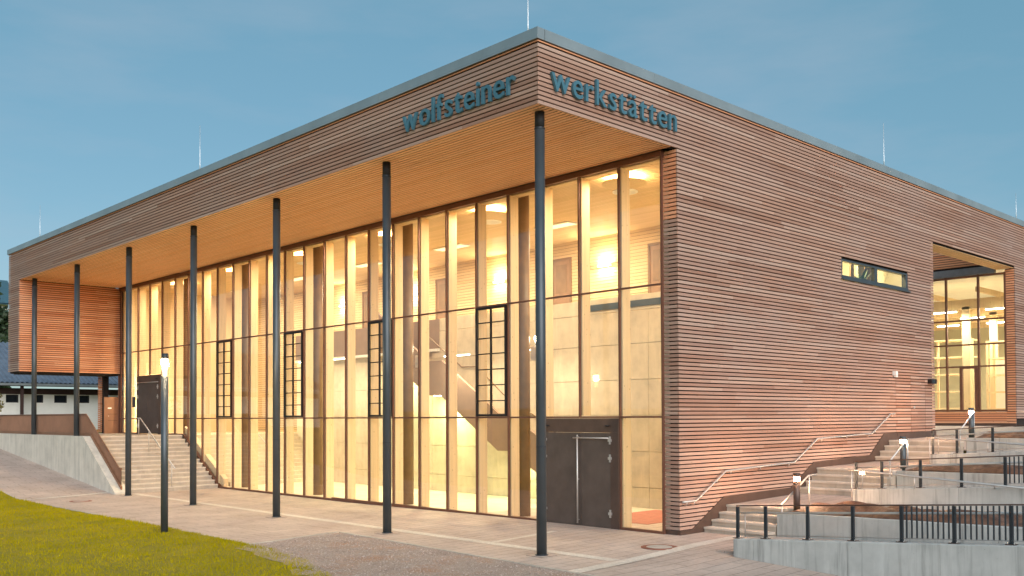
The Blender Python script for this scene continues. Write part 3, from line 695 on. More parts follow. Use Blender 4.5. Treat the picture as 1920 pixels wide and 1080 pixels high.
# interior lamps ---------------------------------------------------
def area(name, parent, loc, size, power, col, rot=(0, 0, 0), shape='DISK', sy=None):
    l = bpy.data.lights.new(name, 'AREA'); l.shape = shape; l.size = size
    if sy: l.size_y = sy
    l.energy = power; l.color = col; o = bpy.data.objects.new(name, l); COL.objects.link(o); o.parent = parent; o.location = loc; o.rotation_euler = rot; return o
WARM = (1.0, 0.74, 0.40); WARM2 = (1.0, 0.82, 0.55)
where = ['nearest the right end of the glass front', 'second from the right end of the glass front', 'third from the right end of the glass front', 'fourth from the right end of the glass front', 'fifth from the right, above the inner steps', 'farthest left, above the landing']
for k in range(6):
    x, y = 4.95, 2.0 + 4.9 * k
    t = thing('ceiling_lamp', 'round disc ceiling lamp with light halo, ' + where[k], 'lamp', 'disc lamps under the hall ceiling', (x, y, ZS - .2))
    MB().lathe(0, 0, [(.50, 0), (.55, .012), (.55, .03), (.50, .042)], 32).build('disc', 'interior_slat', t)
    MB().cyl(0, 0, .043, .19, .06, 12).build('stem', 'white_paint', t)
    MB().lathe(0, 0, [(.42, .044), (.47, .046), (.47, .058), (.42, .06)], 32).build('light_ring', 'disc_glow', t)
    area('lamp_up', t, (0, 0, .07), .95, 22, WARM, (R(180), 0, 0))
    area('lamp_down', t, (0, 0, -.02), .95, 95, WARM2)
for k, y in enumerate((2.95, 8.1, 13.2, 18.4)):
    t = thing('ceiling_diffuser', 'white round perforated ceiling plate, ' + ['nearest the right end of the hall', 'second from the right end of the hall', 'third from the right end of the hall', 'farthest left in the hall'][k], 'ceiling plate', 'round plates in the hall ceiling', (6.15, y, ZS - .035))
    MB().lathe(0, 0, [(.30, .0), (.33, .004), (.33, .024), (.30, .026)], 28).build('rim', 'white_paint', t)
    m = MB()
    for a in range(-5, 6):
        hw = math.sqrt(max(0, .29 ** 2 - (a * .052) ** 2)); m.box(a * .052 - .009, a * .052 + .009, -hw, hw, -.008, -.001)
    m.build('grille', 'white_paint', t)
for k in range(6):  # rectangular lamps added for even fill light in the hall
    t = thing('ceiling_panel_lamp', 'flat rectangular ceiling lamp near the gallery wall, ' + ['nearest the right end', 'second from the right end', 'third from the right end', 'fourth from the right end', 'fifth from the right end', 'farthest left'][k], 'lamp', 'rectangular lamps in the hall ceiling', (8.0, 2.3 + 4.9 * k, ZS - .05))
    box('frame', 'white_paint', t, -.22, .22, -.72, .72, .006, .04); box('light_panel', 'panel_glow', t, -.2, .2, -.7, .7, 0, .0055)
    area('panel_light', t, (0, 0, -.01), .4, 140, (1, .83, .55), (0, 0, 0), 'RECTANGLE', 1.4)
for k, y in enumerate((7.15, 12.1, 17.05, 22.0)):
    t = thing('wall_lamp', 'glowing up-and-down wall lamp on the slatted gallery wall, ' + ['nearest the right end', 'second from the right end', 'third from the right end', 'farthest left'][k], 'lamp', 'lamps on the gallery wall', (XW - .1, y, 7.45))
    m = MB(); m.box(-.06, .06, -.26, .26, -.02, .02); m.build('shade', 'white_paint', t)
    box('bracket', 'white_paint', t, .061, .098, -.05, .05, -.03, .03)
    box('light_strip', 'lamp_warm', t, -.045, .045, -.24, .24, .0205, .028)
    box('light_strip', 'lamp_warm', t, -.045, .045, -.24, .24, -.028, -.0205)
    area('glow_up', t, (-.03, 0, .04), .12, 24, (1, .78, .42), (R(180), R(-14), 0), 'RECTANGLE', .5)
    area('glow_down', t, (-.03, 0, -.04), .12, 18, (1, .78, .38), (0, R(14), 0), 'RECTANGLE', .5)
# strip lamps under the gallery / beside the stair (greenish light below the stair)
for k, (y, z) in enumerate(((6.8, 4.55), (10.2, 4.55), (16.6, 4.75), (19.0, 4.75))):
    t = thing('strip_lamp', ['slim strip lamp on the concrete wall above the lower stair flight', 'slim strip lamp on the concrete wall above the stair landing', 'slim strip lamp under the gallery front', 'slim strip lamp under the gallery at the inner steps'][k], 'lamp', None, (6.6, y, z))
    box('housing', 'white_paint', t, -.05, .05, -.6, .6, .02, .06); box('light_strip', 'tube_glow', t, -.04, .04, -.58, .58, .0, .019)
    area('strip_light', t, (0, 0, -.01), .1, 36, (1, .84, .55), (0, 0, 0), 'RECTANGLE', 1.2)
for k, (y, z, w) in enumerate(((8.5, 1.60, .3), (12.05, 3.335, .5), (14.2, 4.32, .4))):
    t = thing('stair_lamp', ['greenish lamp under the lower stair landing', 'greenish lamp under the upper stair landing', 'greenish lamp under the top flight of the inner stair'][k], 'lamp', 'lamps under the inner stair', (7.62, y, z))
    box('housing', 'white_paint', t, -.3, .3, -w / 2, w / 2, .004, .02); box('light_panel', 'tube_glow', t, -.28, .28, -w / 2 + .02, w / 2 - .02, -.004, .0035)
    area('down_light', t, (0, 0, -.012), .56, (22, 62, 45)[k], (.86, 1.0, .46), (0, 0, 0), 'RECTANGLE', w)
emit('tube_upright', (1.0, 0.82, 0.50), 50.0)
for k, (x, y) in enumerate(((4.62, 24.42), (4.62, 29.45))):  # tubes added to light the outdoor stair and the end wall
    t = thing('upright_tube_lamp', ['upright tube lamp beside the round inner column at the landing door', 'upright tube lamp in the far left corner behind the landing glass'][k], 'lamp', None, (x, y, LAND))
    MB().cyl(0, 0, .25, 2.75, .03, 12).build('tube', 'tube_upright', t); MB().cyl(0, 0, .0, .248, .05, 12).build('base', 'white_paint', t); MB().cyl(0, 0, 2.752, 2.82, .04, 12).build('cap', 'white_paint', t)
for k, (y, z) in enumerate(((5.68, 4.73), (10.87, 4.74))):
    t = thing('spot_lamp', ['small bright spotlight on the round inner column beside the door', 'small bright spotlight on the round inner column left of the small-paned window'][k], 'lamp', None, (4.75, 4.9 * (k + 1) - .02, z - .45))
    box('box', 'white_paint', t, -.06, .06, -.1, .1, -.18, .18); MB().tube([(0, 0, .18), (0, -.05, .34)], .02, 8).build('arm', 'white_paint', t)
    MB().lathe(0, -.06, [(.03, .34), (.055, .37), (.055, .42), (.03, .45)], 14).build('bulb', 'spot_glow', t)

# strip window in the slat wall
x0, x1, z0, z1 = WIN
w = box('strip_window', 'anthracite', hall, x0, x1, FY - .012, FY + .12, z0, z0 + .09)
w['label'] = 'long narrow anthracite strip window in the slat wall'
box('frame', 'anthracite', w, x0, x1, FY + .01, FY + .12, z1 - .05, z1); box('frame', 'anthracite', w, x0, x0 + .07, FY + .01, FY + .12, z0 + .091, z1 - .051); box('frame', 'anthracite', w, x1 - .12, x1, FY + .01, FY + .12, z0 + .091, z1 - .051)
xm = (x0 + x1) / 2; box('frame', 'anthracite', w, xm - .09, xm + .09, FY + .012, FY + .12, z0 + .091, z1 - .051)
box('sill', 'anthracite', w, x0 - .03, x1 + .05, FY - .07, FY + .02, z0 - .035, z0 - .002)
for a, b in ((x0 + .071, xm - .091), (xm + .091, x1 - .121)): MB().add([(a, FY + .06, z0 + .0905), (b, FY + .06, z0 + .0905), (b, FY + .06, z1 - .0515), (a, FY + .06, z1 - .0515)], [(0, 1, 2, 3)]).build('pane', 'pane_glass', w)
# room behind it
m = MB(); m.box(x0 - .5, x1 + .5, 2.0, 2.05, 5.6, 8.2); m.box(x0 - .6, x0 - .5, -.1, 2.0, 5.6, 8.2); m.box(x1 + .5, x1 + .6, -.1, 2.0, 5.6, 8.2); m.box(x0 - .6, x1 + .6, -.1, 2.05, 8.2, 8.25); m.box(x0 - .6, x1 + .6, -.1, 2.05, 5.5, 5.6)
m.build('inner_wall', 'plaster_warm', hall)
for a, b, mt in ((11.55, 11.68, 'inner_column'), (12.45, 12.58, 'inner_column'), (12.62, 13.05, 'interior_slat'), (13.75, 13.95, 'inner_column'), (14.05, 14.45, 'plaster_warm'), (14.62, 15.15, 'inner_door')):
    box('curtain', mt, hall, a, b, .55 + .1 * (a % 1), .60 + .1 * (a % 1), 5.61, 8.1)
m = MB(); r_ = random.Random(4)
for k in range(40):
    a = r_.uniform(0, 6.28); e = r_.uniform(.1, 1.3); L = r_.uniform(.2, .5); c = (13.45, .15, 6.45); d = Vector((math.cos(a) * math.cos(e), math.sin(a) * math.cos(e), math.sin(e))) * L; w_ = Vector((-math.sin(a), math.cos(a), 0)) * .02; c = Vector(c)
    m.add([c - w_, c + d * .6 - w_ * 2, c + d, c + d * .6 + w_ * 2, c + w_], [(0, 1, 2, 3, 4)])
o = m.build('house_plant', 'leaf_dark'); tag(o, 'small leafy house plant behind the strip window', 'plant')
t = thing('room_lamp', 'ceiling lamp glowing inside the narrow strip window', 'lamp', None, (xm, 1.0, 8.1)); box('housing', 'white_paint', t, -.6, .6, -.1, .1, .02, .06); box('light_strip', 'tube_glow', t, -.55, .55, -.08, .08, 0, .019)
area('room_light', t, (0, -.3, -.02), 1.1, 160, (1, .86, .5), (0, 0, 0), 'RECTANGLE', .2)
# wall fittings
o = thing('wall_camera', 'small white box fitting on the slat wall above the concealed door', 'camera', None, (14.33, FY, 3.84))
MB().box(-.06, .06, -.11, -.004, -.06, .06).build('body', 'white_paint', o); MB().box(-.02, .10, -.09, -.02, -.11, -.061).build('bracket', 'white_paint', o)
o = thing('wall_light', 'small black box light at the far corner of the slat wall', 'lamp', None, (16.8, FY, 3.66))
MB().box(-.09, .30, -.13, -.004, -.07, .07).build('housing', 'black_metal', o); MB().box(.0, .12, -.134, -.1305, -.04, .04).build('lens', 'window_dark', o)
dh = MB().tube([(15.7, FY - .03, 2.85), (15.7, FY - .001, 2.85)], .035, 12).build('lock', 'steel', hall)
m = MB(); m.box(DOOR[0] - .004, DOOR[0] + .004, FY - .034, FY - .030, 2.0, 2.12); m.build('door_joint', 'dark_back', hall)

# recess on the right: workshop glazing ----------------------------
RM = [0.0, .95, 2.13, 3.33, 4.53, 5.73, 6.93, 8.1]; RZ = [2.78, 4.44, 5.27, 6.20, 7.86]
for y in RM: box('mullion', 'frame_metal', hall, XR - .02, XR + .08, y - .035, y + .035, 2.73, 7.9)
for i, z in enumerate(RZ):
    for a, b in zip(RM[:-1], RM[1:]): box('transom', 'frame_metal', hall, XR - .016, XR + .076, a + .0355, b - .0355, z - (.03 if 0 < i < 4 else .045), z + .03)
for a, b in zip(RM[:-1], RM[1:]):
    for c, d_ in zip(RZ[:-1], RZ[1:]): MB().add([(XR + .03, a + .036, c + .031), (XR + .03, b - .036, c + .031), (XR + .03, b - .036, d_ - .046), (XR + .03, a + .036, d_ - .046)], [(0, 3, 2, 1)]).build('glass_pane', 'pane_glass', hall)
box('head_beam', 'beam_grey', hall, XR - .06, XR + .1, 0.34, 8.2, 7.905, 8.175)
m = MB()
for k in range(5): m.box(XR, XR + .03, .0, 8.2, 2.36 + k * .0, 2.36)
m = MB(); z = 2.30
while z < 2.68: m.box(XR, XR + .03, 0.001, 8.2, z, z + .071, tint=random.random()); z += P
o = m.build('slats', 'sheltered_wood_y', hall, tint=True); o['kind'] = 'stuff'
box('wall_backing', 'dark_back', hall, XR + .04, XR + .2, -.14, 8.2, 1.9, 2.72)
box('plinth', 'bronze_metal', hall, XR - .02, XR + .03, -.32, 8.2, 2.0, 2.295)
fr = box('workshop_door', 'frame_metal', hall, XR - .04, XR + .09, 1.0, 1.1, 2.80, 4.46); box('frame', 'frame_metal', fr, XR - .04, XR + .09, 1.55, 1.65, 2.80, 4.46); box('frame', 'frame_metal', fr, XR - .04, XR + .09, 1.101, 1.549, 4.36, 4.46)
# workshop room
m = MB(); m.box(XR + .21, 40, 9.0, 9.1, 2, 9); m.box(40, 40.1, -.14, 9.1, 2, 9); m.box(XR + .21, 40, -.14, -.08, 2, 9); m.build('inner_wall', 'plaster_warm', hall)
box('inner_wall', 'plaster', hall, XR + .21, 40, -.08, 9.0, 8.05, 8.1); box('inner_floor', 'floor_inside', hall, XR + .21, 40, -.08, 9.0, 2.0, 2.2)
box('courtyard_wall', 'plaster', hall, RX, XR + .2, 9.3, 9.5, 0, 9.5)
m = MB()
for x in (27, 30, 33, 36):
    m.box(x, x + .2, -.05, 9, 6.9, 7.3); m.box(x, x + .12, 2.2, 2.5, 2.2, 7)
for y in (1.2, 3.4, 5.6): m.box(25.2, 39.9, y, y + .1, 7.35, 7.55)
m.build('roof_truss', 'glulam', hall)
def rack(x, y, w, h, label):
    t = thing('storage_rack', label, 'rack', 'racks in the workshop', (x, y, 2.2)); 
    for a in (0, w): box('upright', 'glulam', t, -.04, .04, a - .04, a + .04, 0, h); box('upright', 'glulam', t, .7, .78, a - .04, a + .04, 0, h)
    for k in range(1, 6): box('shelf', 'glulam', t, -.03, .77, .041, w - .041, h * k / 5 - .06, h * k / 5 - .01)
    return t
rack(27.6, 0.25, 1.5, 3.4, 'yellowish timber storage rack nearest the right end of the workshop glazing')
rack(28.2, 2.55, 1.7, 3.6, 'yellowish timber storage rack left of the workshop door')
rack(28.6, 5.0, 1.7, 3.4, 'yellowish timber storage rack at the left edge of the workshop glazing')
box('cabinet', 'white_paint', None, 29.5, 30.1, 1.3, 2.2, 2.21, 4.9); tag(bpy.data.objects['cabinet'], 'tall white cabinet behind the workshop door', 'cabinet')
k = 0
for x in (26.5, 29.5, 32.5):
    for y in (0.9, 3.0, 5.2):
        t = thing('tube_lamp', 'white tube lamp under the workshop ceiling, ' + ['front', 'middle', 'rear'][int((x - 26.5) / 3)] + ' row, ' + {0.9: 'right', 3.0: 'centre', 5.2: 'left'}[y], 'lamp', 'tube lamps in the workshop', (x, y, 6.75))
        box('housing', 'white_paint', t, -.08, .08, -.5, .5, .03, .08); box('tube', 'tube_glow', t, -.05, .05, -.48, .48, 0, .029)
        area('tube_light', t, (0, 0, -.01), .15, 68, (1, .92, .70), (0, 0, 0), 'RECTANGLE', 1.0); k += 1

# lightning rods
for (x, y, zt, lab) in ((-.2, 28.13, 11.25, 'thin lightning rod at the far left end of the roof'), (-.2, 13.88, 11.28, 'thin lightning rod midway along the left roof edge'), (-.15, .15, 11.3, 'thin lightning rod at the front roof corner'),
                        (14.22, -.2, 11.2, 'thin lightning rod midway along the right roof edge'), (25.2, -.2, 10.9, 'thin lightning rod at the far right of the roof')):
    t = thing('lightning_rod', lab, 'lightning rod', 'lightning rods on the roof edge', (x, y, 9.84))
    MB().tube([(0, 0, 0), (0, 0, .3), (0, 0, zt - 9.84)], [.016, .012, .007], 8).build('rod', 'rod_metal', t); MB().lathe(0, 0, [(.05, 0), (.05, .02), (.03, .03), (.02, .06)], 12).build('foot', 'rod_metal', t)

# sign lettering ---------------------------------------------------
def lettering(text, label, origin, right, width, height, out):
    t = thing('sign_lettering', label, 'sign'); glyphs = []
    for ch in text:
        c = bpy.data.curves.new('glyph', 'FONT'); c.body = ch; c.size = 1.0; c.extrude = 0.0; c.offset = 0.006; c.resolution_u = 4
        o = bpy.data.objects.new('glyph', c); COL.objects.link(o); glyphs.append(o)
    bpy.context.view_layer.update(); dg = bpy.context.evaluated_depsgraph_get(); data = []
    for o in glyphs:
        me = bpy.data.meshes.new_from_object(o.evaluated_get(dg)); vs = np.array([v.co[:] for v in me.vertices]); fs = [tuple(p.vertices) for p in me.polygons]; data.append((vs, fs)); bpy.data.meshes.remove(me)
    for o in glyphs: c = o.data; bpy.data.objects.remove(o); bpy.data.curves.remove(c)
    asc = max(d[0][:, 1].max() for d, ch in zip(data, text) if ch in 'lfk'); sc = height / asc
    gap = 0.105; tot = sum(d[0][:, 0].max() - d[0][:, 0].min() for d in data) + gap * (len(text) - 1); sx = width / tot; cur = 0
    for (vs, fs), ch in zip(data, text):
        w = vs[:, 0].max() - vs[:, 0].min(); vs = vs.copy(); vs[:, 0] += cur - vs[:, 0].min(); cur += w + gap
        n = len(vs); front = [origin + right * float(v[0] * sx) + Vector((0, 0, float(v[1] * sc))) + out * .075 for v in vs]; back = [p - out * .055 for p in front]
        from collections import Counter
        ed = Counter(); dire = {}
        for f in fs:
            for a, b in zip(f, f[1:] + f[:1]): ed[frozenset((a, b))] += 1; dire[frozenset((a, b))] = (a, b)
        side = [(dire[e][1], dire[e][0], dire[e][0] + n, dire[e][1] + n) for e, k_ in ed.items() if k_ == 1]
        m = MB(); m.add(front + back, [tuple(f) for f in fs] + [tuple(i + n for i in reversed(f)) for f in fs] + side); l = m.build('letter', 'sign_blue', t)
    return t
lettering('wolfsteiner', 'blue-grey metal letters reading wolfsteiner on the left slatted fascia', Vector((FX, 3.70, 8.765)), Vector((0, -1, 0)), 3.50, .515, Vector((-1, 0, 0)))
lettering('werkst\u00e4tten', 'blue-grey metal letters reading werkst\u00e4tten on the right slatted fascia', Vector((-.10, FY, 8.755)), Vector((1, 0, 0)), 3.90, .50, Vector((0, -1, 0)))

# ------------------------------------------------------------------ left: outdoor stair, ramp wall, railing
stl = thing('outdoor_staircase', 'wide concrete staircase between the glass front and the brown railing', 'staircase')
for s in range(13):
    z = LAND * (s + 1) / 13; y0 = 20.63 + s * .2517; r = random.Random(s); cuts = [0.36, 0.36 + r.uniform(.7, 1.3), 0.36 + r.uniform(1.8, 2.5), GX - .045]
    for a, b in zip(cuts[:-1], cuts[1:]): board('step_block', 'concrete_step', stl, a + .002, b - .002, y0 + .022, y0 + .2517 + (.07 if s < 12 else 0), z - .155 if s else -.1, z - .0455); board('tread', 'concrete_tread', stl, a + .002, b - .002, y0, y0 + .2517 + (.01 if s < 12 else 0), z - .045, z)  # paler tread copy paints sky light; overhang added for a shadow line
box('landing', 'concrete_step', stl, .36, GX - .045, 23.90, 34, 1.6, LAND - .002)
box('foundation', 'concrete_step', stl, .38, GX - .05, 21.2, 23.9, -.3, .1)
hr = thing('handrail', 'slim steel handrail running down the middle of the left staircase', 'handrail')
MB().tube([(2, 23.85, 2.63), (2, 23.5, 2.63), (2, 20.4, .80)], .021, 10).build('rail', 'steel', hr)
for y, zt, zb in ((23.63, 2.63, 1.94), (22.69, 2.14, 1.30), (20.68, .96, .13)): MB().tube([(2, y, zb), (2, y, zt)], .016, 8).build('post', 'steel', hr)
rw = thing('ramp_wall', 'tapering pale concrete wall carrying the brown railing at the left', 'retaining wall')
yw = [20.47, 23.5, 26.2, 28.4, 30.6, 33.0, 36.0, 41.0]
def wtop(y): return min(1.97, max(.02, (y - 20.47) / 3.03 * 1.91 + .06))
for a, b in zip(yw[:-1], yw[1:]):
    m = MB(); m.add([(-.12, a + .004, -.3), (.35, a + .004, -.3), (.35, b - .004, -.3), (-.12, b - .004, -.3), (-.12, a + .004, wtop(a)), (.35, a + .004, wtop(a)), (.35, b - .004, wtop(b)), (-.12, b - .004, wtop(b))],
                    [(0, 3, 2, 1), (4, 5, 6, 7), (0, 1, 5, 4), (1, 2, 6, 5), (2, 3, 7, 6), (3, 0, 4, 7)]); m.build('wall_panel', 'concrete_warm', rw)  # warm light on this wall is put into its concrete colour
br = thing('railing', 'brown ribbed metal railing sloping down beside the left staircase', 'railing')
def ptop(y): return 2.775 if y > 24.1 else max(.86, .88 + (y - 20.95) / 3.15 * 1.895)
def pbot(y): return wtop(y) + .03
m = MB(); vs = []; y = 20.72; ks = 0
while y < 40.5:
    x = .20 if (ks // 2) % 2 == 0 else .215
    vs += [(x, y, pbot(y)), (x, y, ptop(y))]; y += .006 if ks % 2 else .05; ks += 1
m.add(vs, [(2 * i, 2 * i + 2, 2 * i + 3, 2 * i + 1) for i in range(len(vs) // 2 - 1)]); m.add([(v[0] + .012, v[1], v[2]) for v in vs], [(2 * i + 1, 2 * i + 3, 2 * i + 2, 2 * i) for i in range(len(vs) // 2 - 1)]); m.build('panel', 'brown_panel', br)
m = MB(); m.tube([(.21, 20.72, ptop(20.72)), (.21, 20.95, .88), (.21, 24.1, 2.775), (.21, 40.5, 2.775)], .03, 8); m.build('top_rail', 'brown_panel', br)
for a, b in ((20.60, 23.5), (23.5, 40.5)):
    m = MB(); m.add([(.14, a, wtop(a) + .002), (.19, a, wtop(a) + .002), (.19, b, wtop(b) + .002), (.14, b, wtop(b) + .002), (.14, a, wtop(a) + .11), (.19, a, wtop(a) + .11), (.19, b, wtop(b) + .11), (.14, b, wtop(b) + .11)],
                    [(0, 3, 2, 1), (4, 5, 6, 7), (0, 1, 5, 4), (1, 2, 6, 5), (2, 3, 7, 6), (3, 0, 4, 7)]); m.build('bottom_rail', 'brown_panel', br)
# letterbox panel and slatted corner under the end wall
lb = thing('letterbox_panel', 'brown metal panel with a letter slot at the end of the landing', 'letterbox', None, (3.45, 30.2, LAND))
box('panel', 'brown_panel', lb, -.31, .30, -.04, .04, 0, 1.62); box('letter_slot', 'white_paint', lb, -.16, .0, -.048, -.041, 1.10, 1.15)
for z in (.58, .86): box('seam', 'dark_back', lb, -.15, .24, -.043, -.0405, z - .005, z + .005)
box('lock', 'steel', lb, -.14, -.11, -.05, -.041, .76, .79)
m = MB(); z = 2.0
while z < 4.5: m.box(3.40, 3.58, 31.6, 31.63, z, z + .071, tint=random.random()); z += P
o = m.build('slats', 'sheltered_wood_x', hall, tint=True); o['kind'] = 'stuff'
box('wall_backing', 'dark_back', hall, 3.585, 3.80, 31.4, 31.66, 1.9, 4.54)
box('mullion', 'frame_metal', hall, 3.74, 3.80, YE - .0, YE + .03, LAND, 4.54)
# small timber post sign at the lawn edge
t = thing('edge_stake', 'thin wooden stake at the left edge of the lawn', 'stake', None, (-3.25, 23.0, .25)); MB().tube([(0, 0, -.1), (0, 0, .42)], .022, 8).build('stake', 'bark', t); MB().tube([(-.12, 0, .36), (.06, 0, .40)], .01, 6).build('cross_piece', 'bark', t)

# lamp post on the lawn
lp = thing('lamp_post', 'slim dark blue-grey lamp post with a glowing glass top on the lawn edge', 'street lamp', None, (-3.62, 8.45, 0))
MB().cyl(0, 0, -.1, 3.57, .080, 28).build('pole', 'anthracite', lp)
MB().lathe(0, 0, [(.078, 3.575), (.078, 3.96)], 28).build('glass_tube', 'lamp_glass', lp)
MB().lathe(0, 0, [(.06, 3.80), (.074, 3.82), (.074, 3.96), (.055, 3.965)], 24).build('light', 'post_glow', lp)
MB().cyl(0, 0, 3.97, 4.10, .080, 24).build('cap', 'anthracite_dark', lp)
MB().lathe(0, 0, [(.055, 3.576), (.06, 3.60), (.06, 3.79), (.055, 3.799)], 20).build('diffuser', 'post_diffuser', lp)
m = MB()
for k in range(4): a = k * math.pi / 2 + .4; m.tube([(.068 * math.cos(a), .068 * math.sin(a), 3.57), (.068 * math.cos(a), .068 * math.sin(a), 3.80)], .006, 6)
m.build('rods', 'steel', lp)
MB().lathe(0, 0, [(.13, -.01), (.13, .02), (.1, .025), (.095, .03)], 24).build('foot', 'anthracite_dark', lp)

# ------------------------------------------------------------------ right: stairs, ramps, planters
def flight(x0, z0, dx, dz, n, y1, label, zl):
    t = thing('outdoor_steps', label, 'steps', 'flights of steps along the slat wall')
    for s in range(n):
        r = random.Random(int(x0 * 10) + s); cuts = [y1, y1 + r.uniform(.5, .8), y1 + r.uniform(1.0, 1.25), FY - .03]
        for a, b in zip(cuts[:-1], cuts[1:]): board('step_block', 'concrete_step', t, x0 + s * dx + .022, x0 + (s + 1) * dx + (.06 if s < n - 1 else 0), a + .002, b - .002, z0 + s * dz - (.1 if s == 0 else .01), z0 + (s + 1) * dz - .0455); board('tread', 'concrete_tread', t, x0 + s * dx, x0 + (s + 1) * dx + (.012 if s < n - 1 else 0), a + .002, b - .002, z0 + (s + 1) * dz - .045, z0 + (s + 1) * dz)  # treads again use the concrete copy lightened for sky light
    m = MB()
    for s in range(n): m.box(x0 + s * dx + .04, x0 + n * dx - .005 - s * .004, y1 + .008 + s * .002, FY - .05, z0 - .3, z0 + (s + 1) * dz - .06)
    m.build('core', 'concrete_step', t)
    return t
flight(4.72, .03, .295, .144, 4, -1.97, 'lowest flight of concrete steps at the foot of the slat wall', .6)
flight(8.88, .67, .285, .152, 4, -2.36, 'middle flight of concrete steps along the slat wall', 1.28)
flight(13.03, 1.32, .295, .145, 4, -2.36, 'upper flight of concrete steps along the slat wall', 1.9)
def slab(name, pts, th=.25, mat='paving'):
    n = len(pts); m = MB(); m.add([(x, y, z) for x, y, z in pts] + [(x, y, z - th) for x, y, z in pts], [tuple(range(n)), tuple(range(2 * n - 1, n - 1, -1))] + [(i, i + n, (i + 1) % n + n, (i + 1) % n) for i in range(n)])
    o = m.build(name, mat); fix_normals(o); o['kind'] = 'structure'; return o
YF = -12.5
# landings, each running into the ramp that turns down beside the planter
slab('landing', [(5.90, FY - .03, .605), (8.88, FY - .03, .67), (8.88, -2.36, .68), (6.95, -2.75, .70), (5.75, -2.75, .66), (5.75, -2.0, .61), (5.90, -2.0, .605)])
slab('landing', [(10.02, FY - .03, 1.28), (13.03, FY - .03, 1.32), (13.03, -2.36, 1.35), (11.05, -2.75, 1.41), (10.5, -2.75, 1.36), (10.3, -2.36, 1.30), (10.02, -2.36, 1.28)])
slab('landing', [(14.21, FY - .03, 1.90), (17.3, FY - .03, 1.95), (17.3, -.05, 1.95), (24.5, -.05, 2.2), (40, -.3, 2.2), (40, -2.36, 2.1), (15.2, -2.36, 1.93), (14.21, -2.36, 1.90)])
sl = .065
def dy(y): return (-2.75 - y) * sl
slab('ramp', [(2.49, -2.2, .06), (5.0, -2.02, .08), (5.0, YF, .08 + dy(YF) * .8), (2.49, YF, .06 + dy(YF))], .3)
slab('ramp', [(5.75, -2.75, .66), (6.90, -2.75, .70), (6.90, YF, .70 - dy(YF)), (5.75, YF, .66 - dy(YF))], .9)
slab('ramp', [(7.16, -2.4, .70), (9.9, -2.4, .74), (9.9, YF, .74 + dy(YF)), (7.16, YF, .70 + dy(YF))], .4)
slab('ramp', [(10.6, -2.75, 1.38), (11.0, -2.75, 1.41), (11.0, YF, 1.41 - dy(YF)), (10.6, YF, 1.38 - dy(YF))], .9)
slab('ramp', [(11.26, -2.4, 1.41), (14.3, -2.4, 1.45), (14.3, YF, 1.45 + dy(YF)), (11.26, YF, 1.41 + dy(YF))], .4)
def rwall(x0, x1, ys, top, bot, label, name='retaining_wall'):
    t = thing(name, label, 'retaining wall', 'concrete ramp and planter walls')
    for a, b in zip(ys[:-1], ys[1:]):
        m = MB(); a_, b_ = a - .003, b + .003
        c = .012
        m.add([(x0, a_, bot), (x1, a_, bot), (x1, b_, bot), (x0, b_, bot), (x0, a_, top(a_) - c), (x1, a_, top(a_) - c), (x1, b_, top(b_) - c), (x0, b_, top(b_) - c), (x0 + c, a_, top(a_)), (x1 - c, a_, top(a_)), (x1 - c, b_, top(b_)), (x0 + c, b_, top(b_))],
              [(0, 1, 2, 3), (8, 11, 10, 9), (0, 4, 5, 1), (1, 5, 6, 2), (2, 6, 7, 3), (3, 7, 4, 0), (4, 8, 9, 5), (5, 9, 10, 6), (6, 10, 11, 7), (7, 11, 8, 4)])
        o = m.build('wall_panel', 'concrete_new', t); fix_normals(o)
    return t
W1t = lambda y: .351 + (-2.75 - y) * .0685
W2t = lambda y: 1.003 + (-2.75 - y) * .066
W3t = lambda y: 1.632 + (-2.75 - y) * .066
rwall(2.25, 2.50, [-2.75, -3.17, -4.97, -6.5, -8.2, -10, YF], W1t, -.8, 'front concrete ramp wall nearest the viewer, under the lowest railing')
rwall(6.93, 7.17, [-2.75, -3.35, -5.0, -6.8, -8.6, YF], W2t, -.3, 'middle concrete ramp wall under the second railing')
rwall(11.03, 11.27, [-2.75, -3.1, -4.8, -6.6, YF], W3t, .3, 'upper concrete ramp wall under the third railing')
rwall(5.04, 5.24, [-2.0, -3.65, -4.66, -6.4, -8.2, YF], lambda y: .585 + (-2.0 - y) * .013, -.6, 'concrete planter wall below the nearest bollard lamp')
rwall(9.95, 10.15, [-2.37, -3.9, -5.2, -6.9, YF], lambda y: 1.262 + (-2.4 - y) * .008, 0.0, 'concrete planter wall below the middle bollard lamp')
rwall(14.35, 14.55, [-2.37, -3.4, -4.4, -6, YF], lambda y: 1.985, 0.6, 'concrete planter wall below the farthest bollard lamp')
for x0, x1, z in ((5.24, 5.75, .50), (10.15, 10.6, 1.19), (14.55, 16.2, 1.90)):
    o = MB().box(x0, x1, YF, -2.1 if z < 1 else -2.39, z - .4, z).build('soil', 'soil'); o['kind'] = 'structure'
slab('court', [(17.3, -.045, 1.95), (24.48, -.045, 2.2), (24.48, 9.28, 2.2), (17.3, 9.28, 1.95)])
slab('terrace', [(16.2, -2.36, 1.95), (40, -2.36, 2.1), (40, YF, 2.3), (16.2, YF, 2.3)], .5)
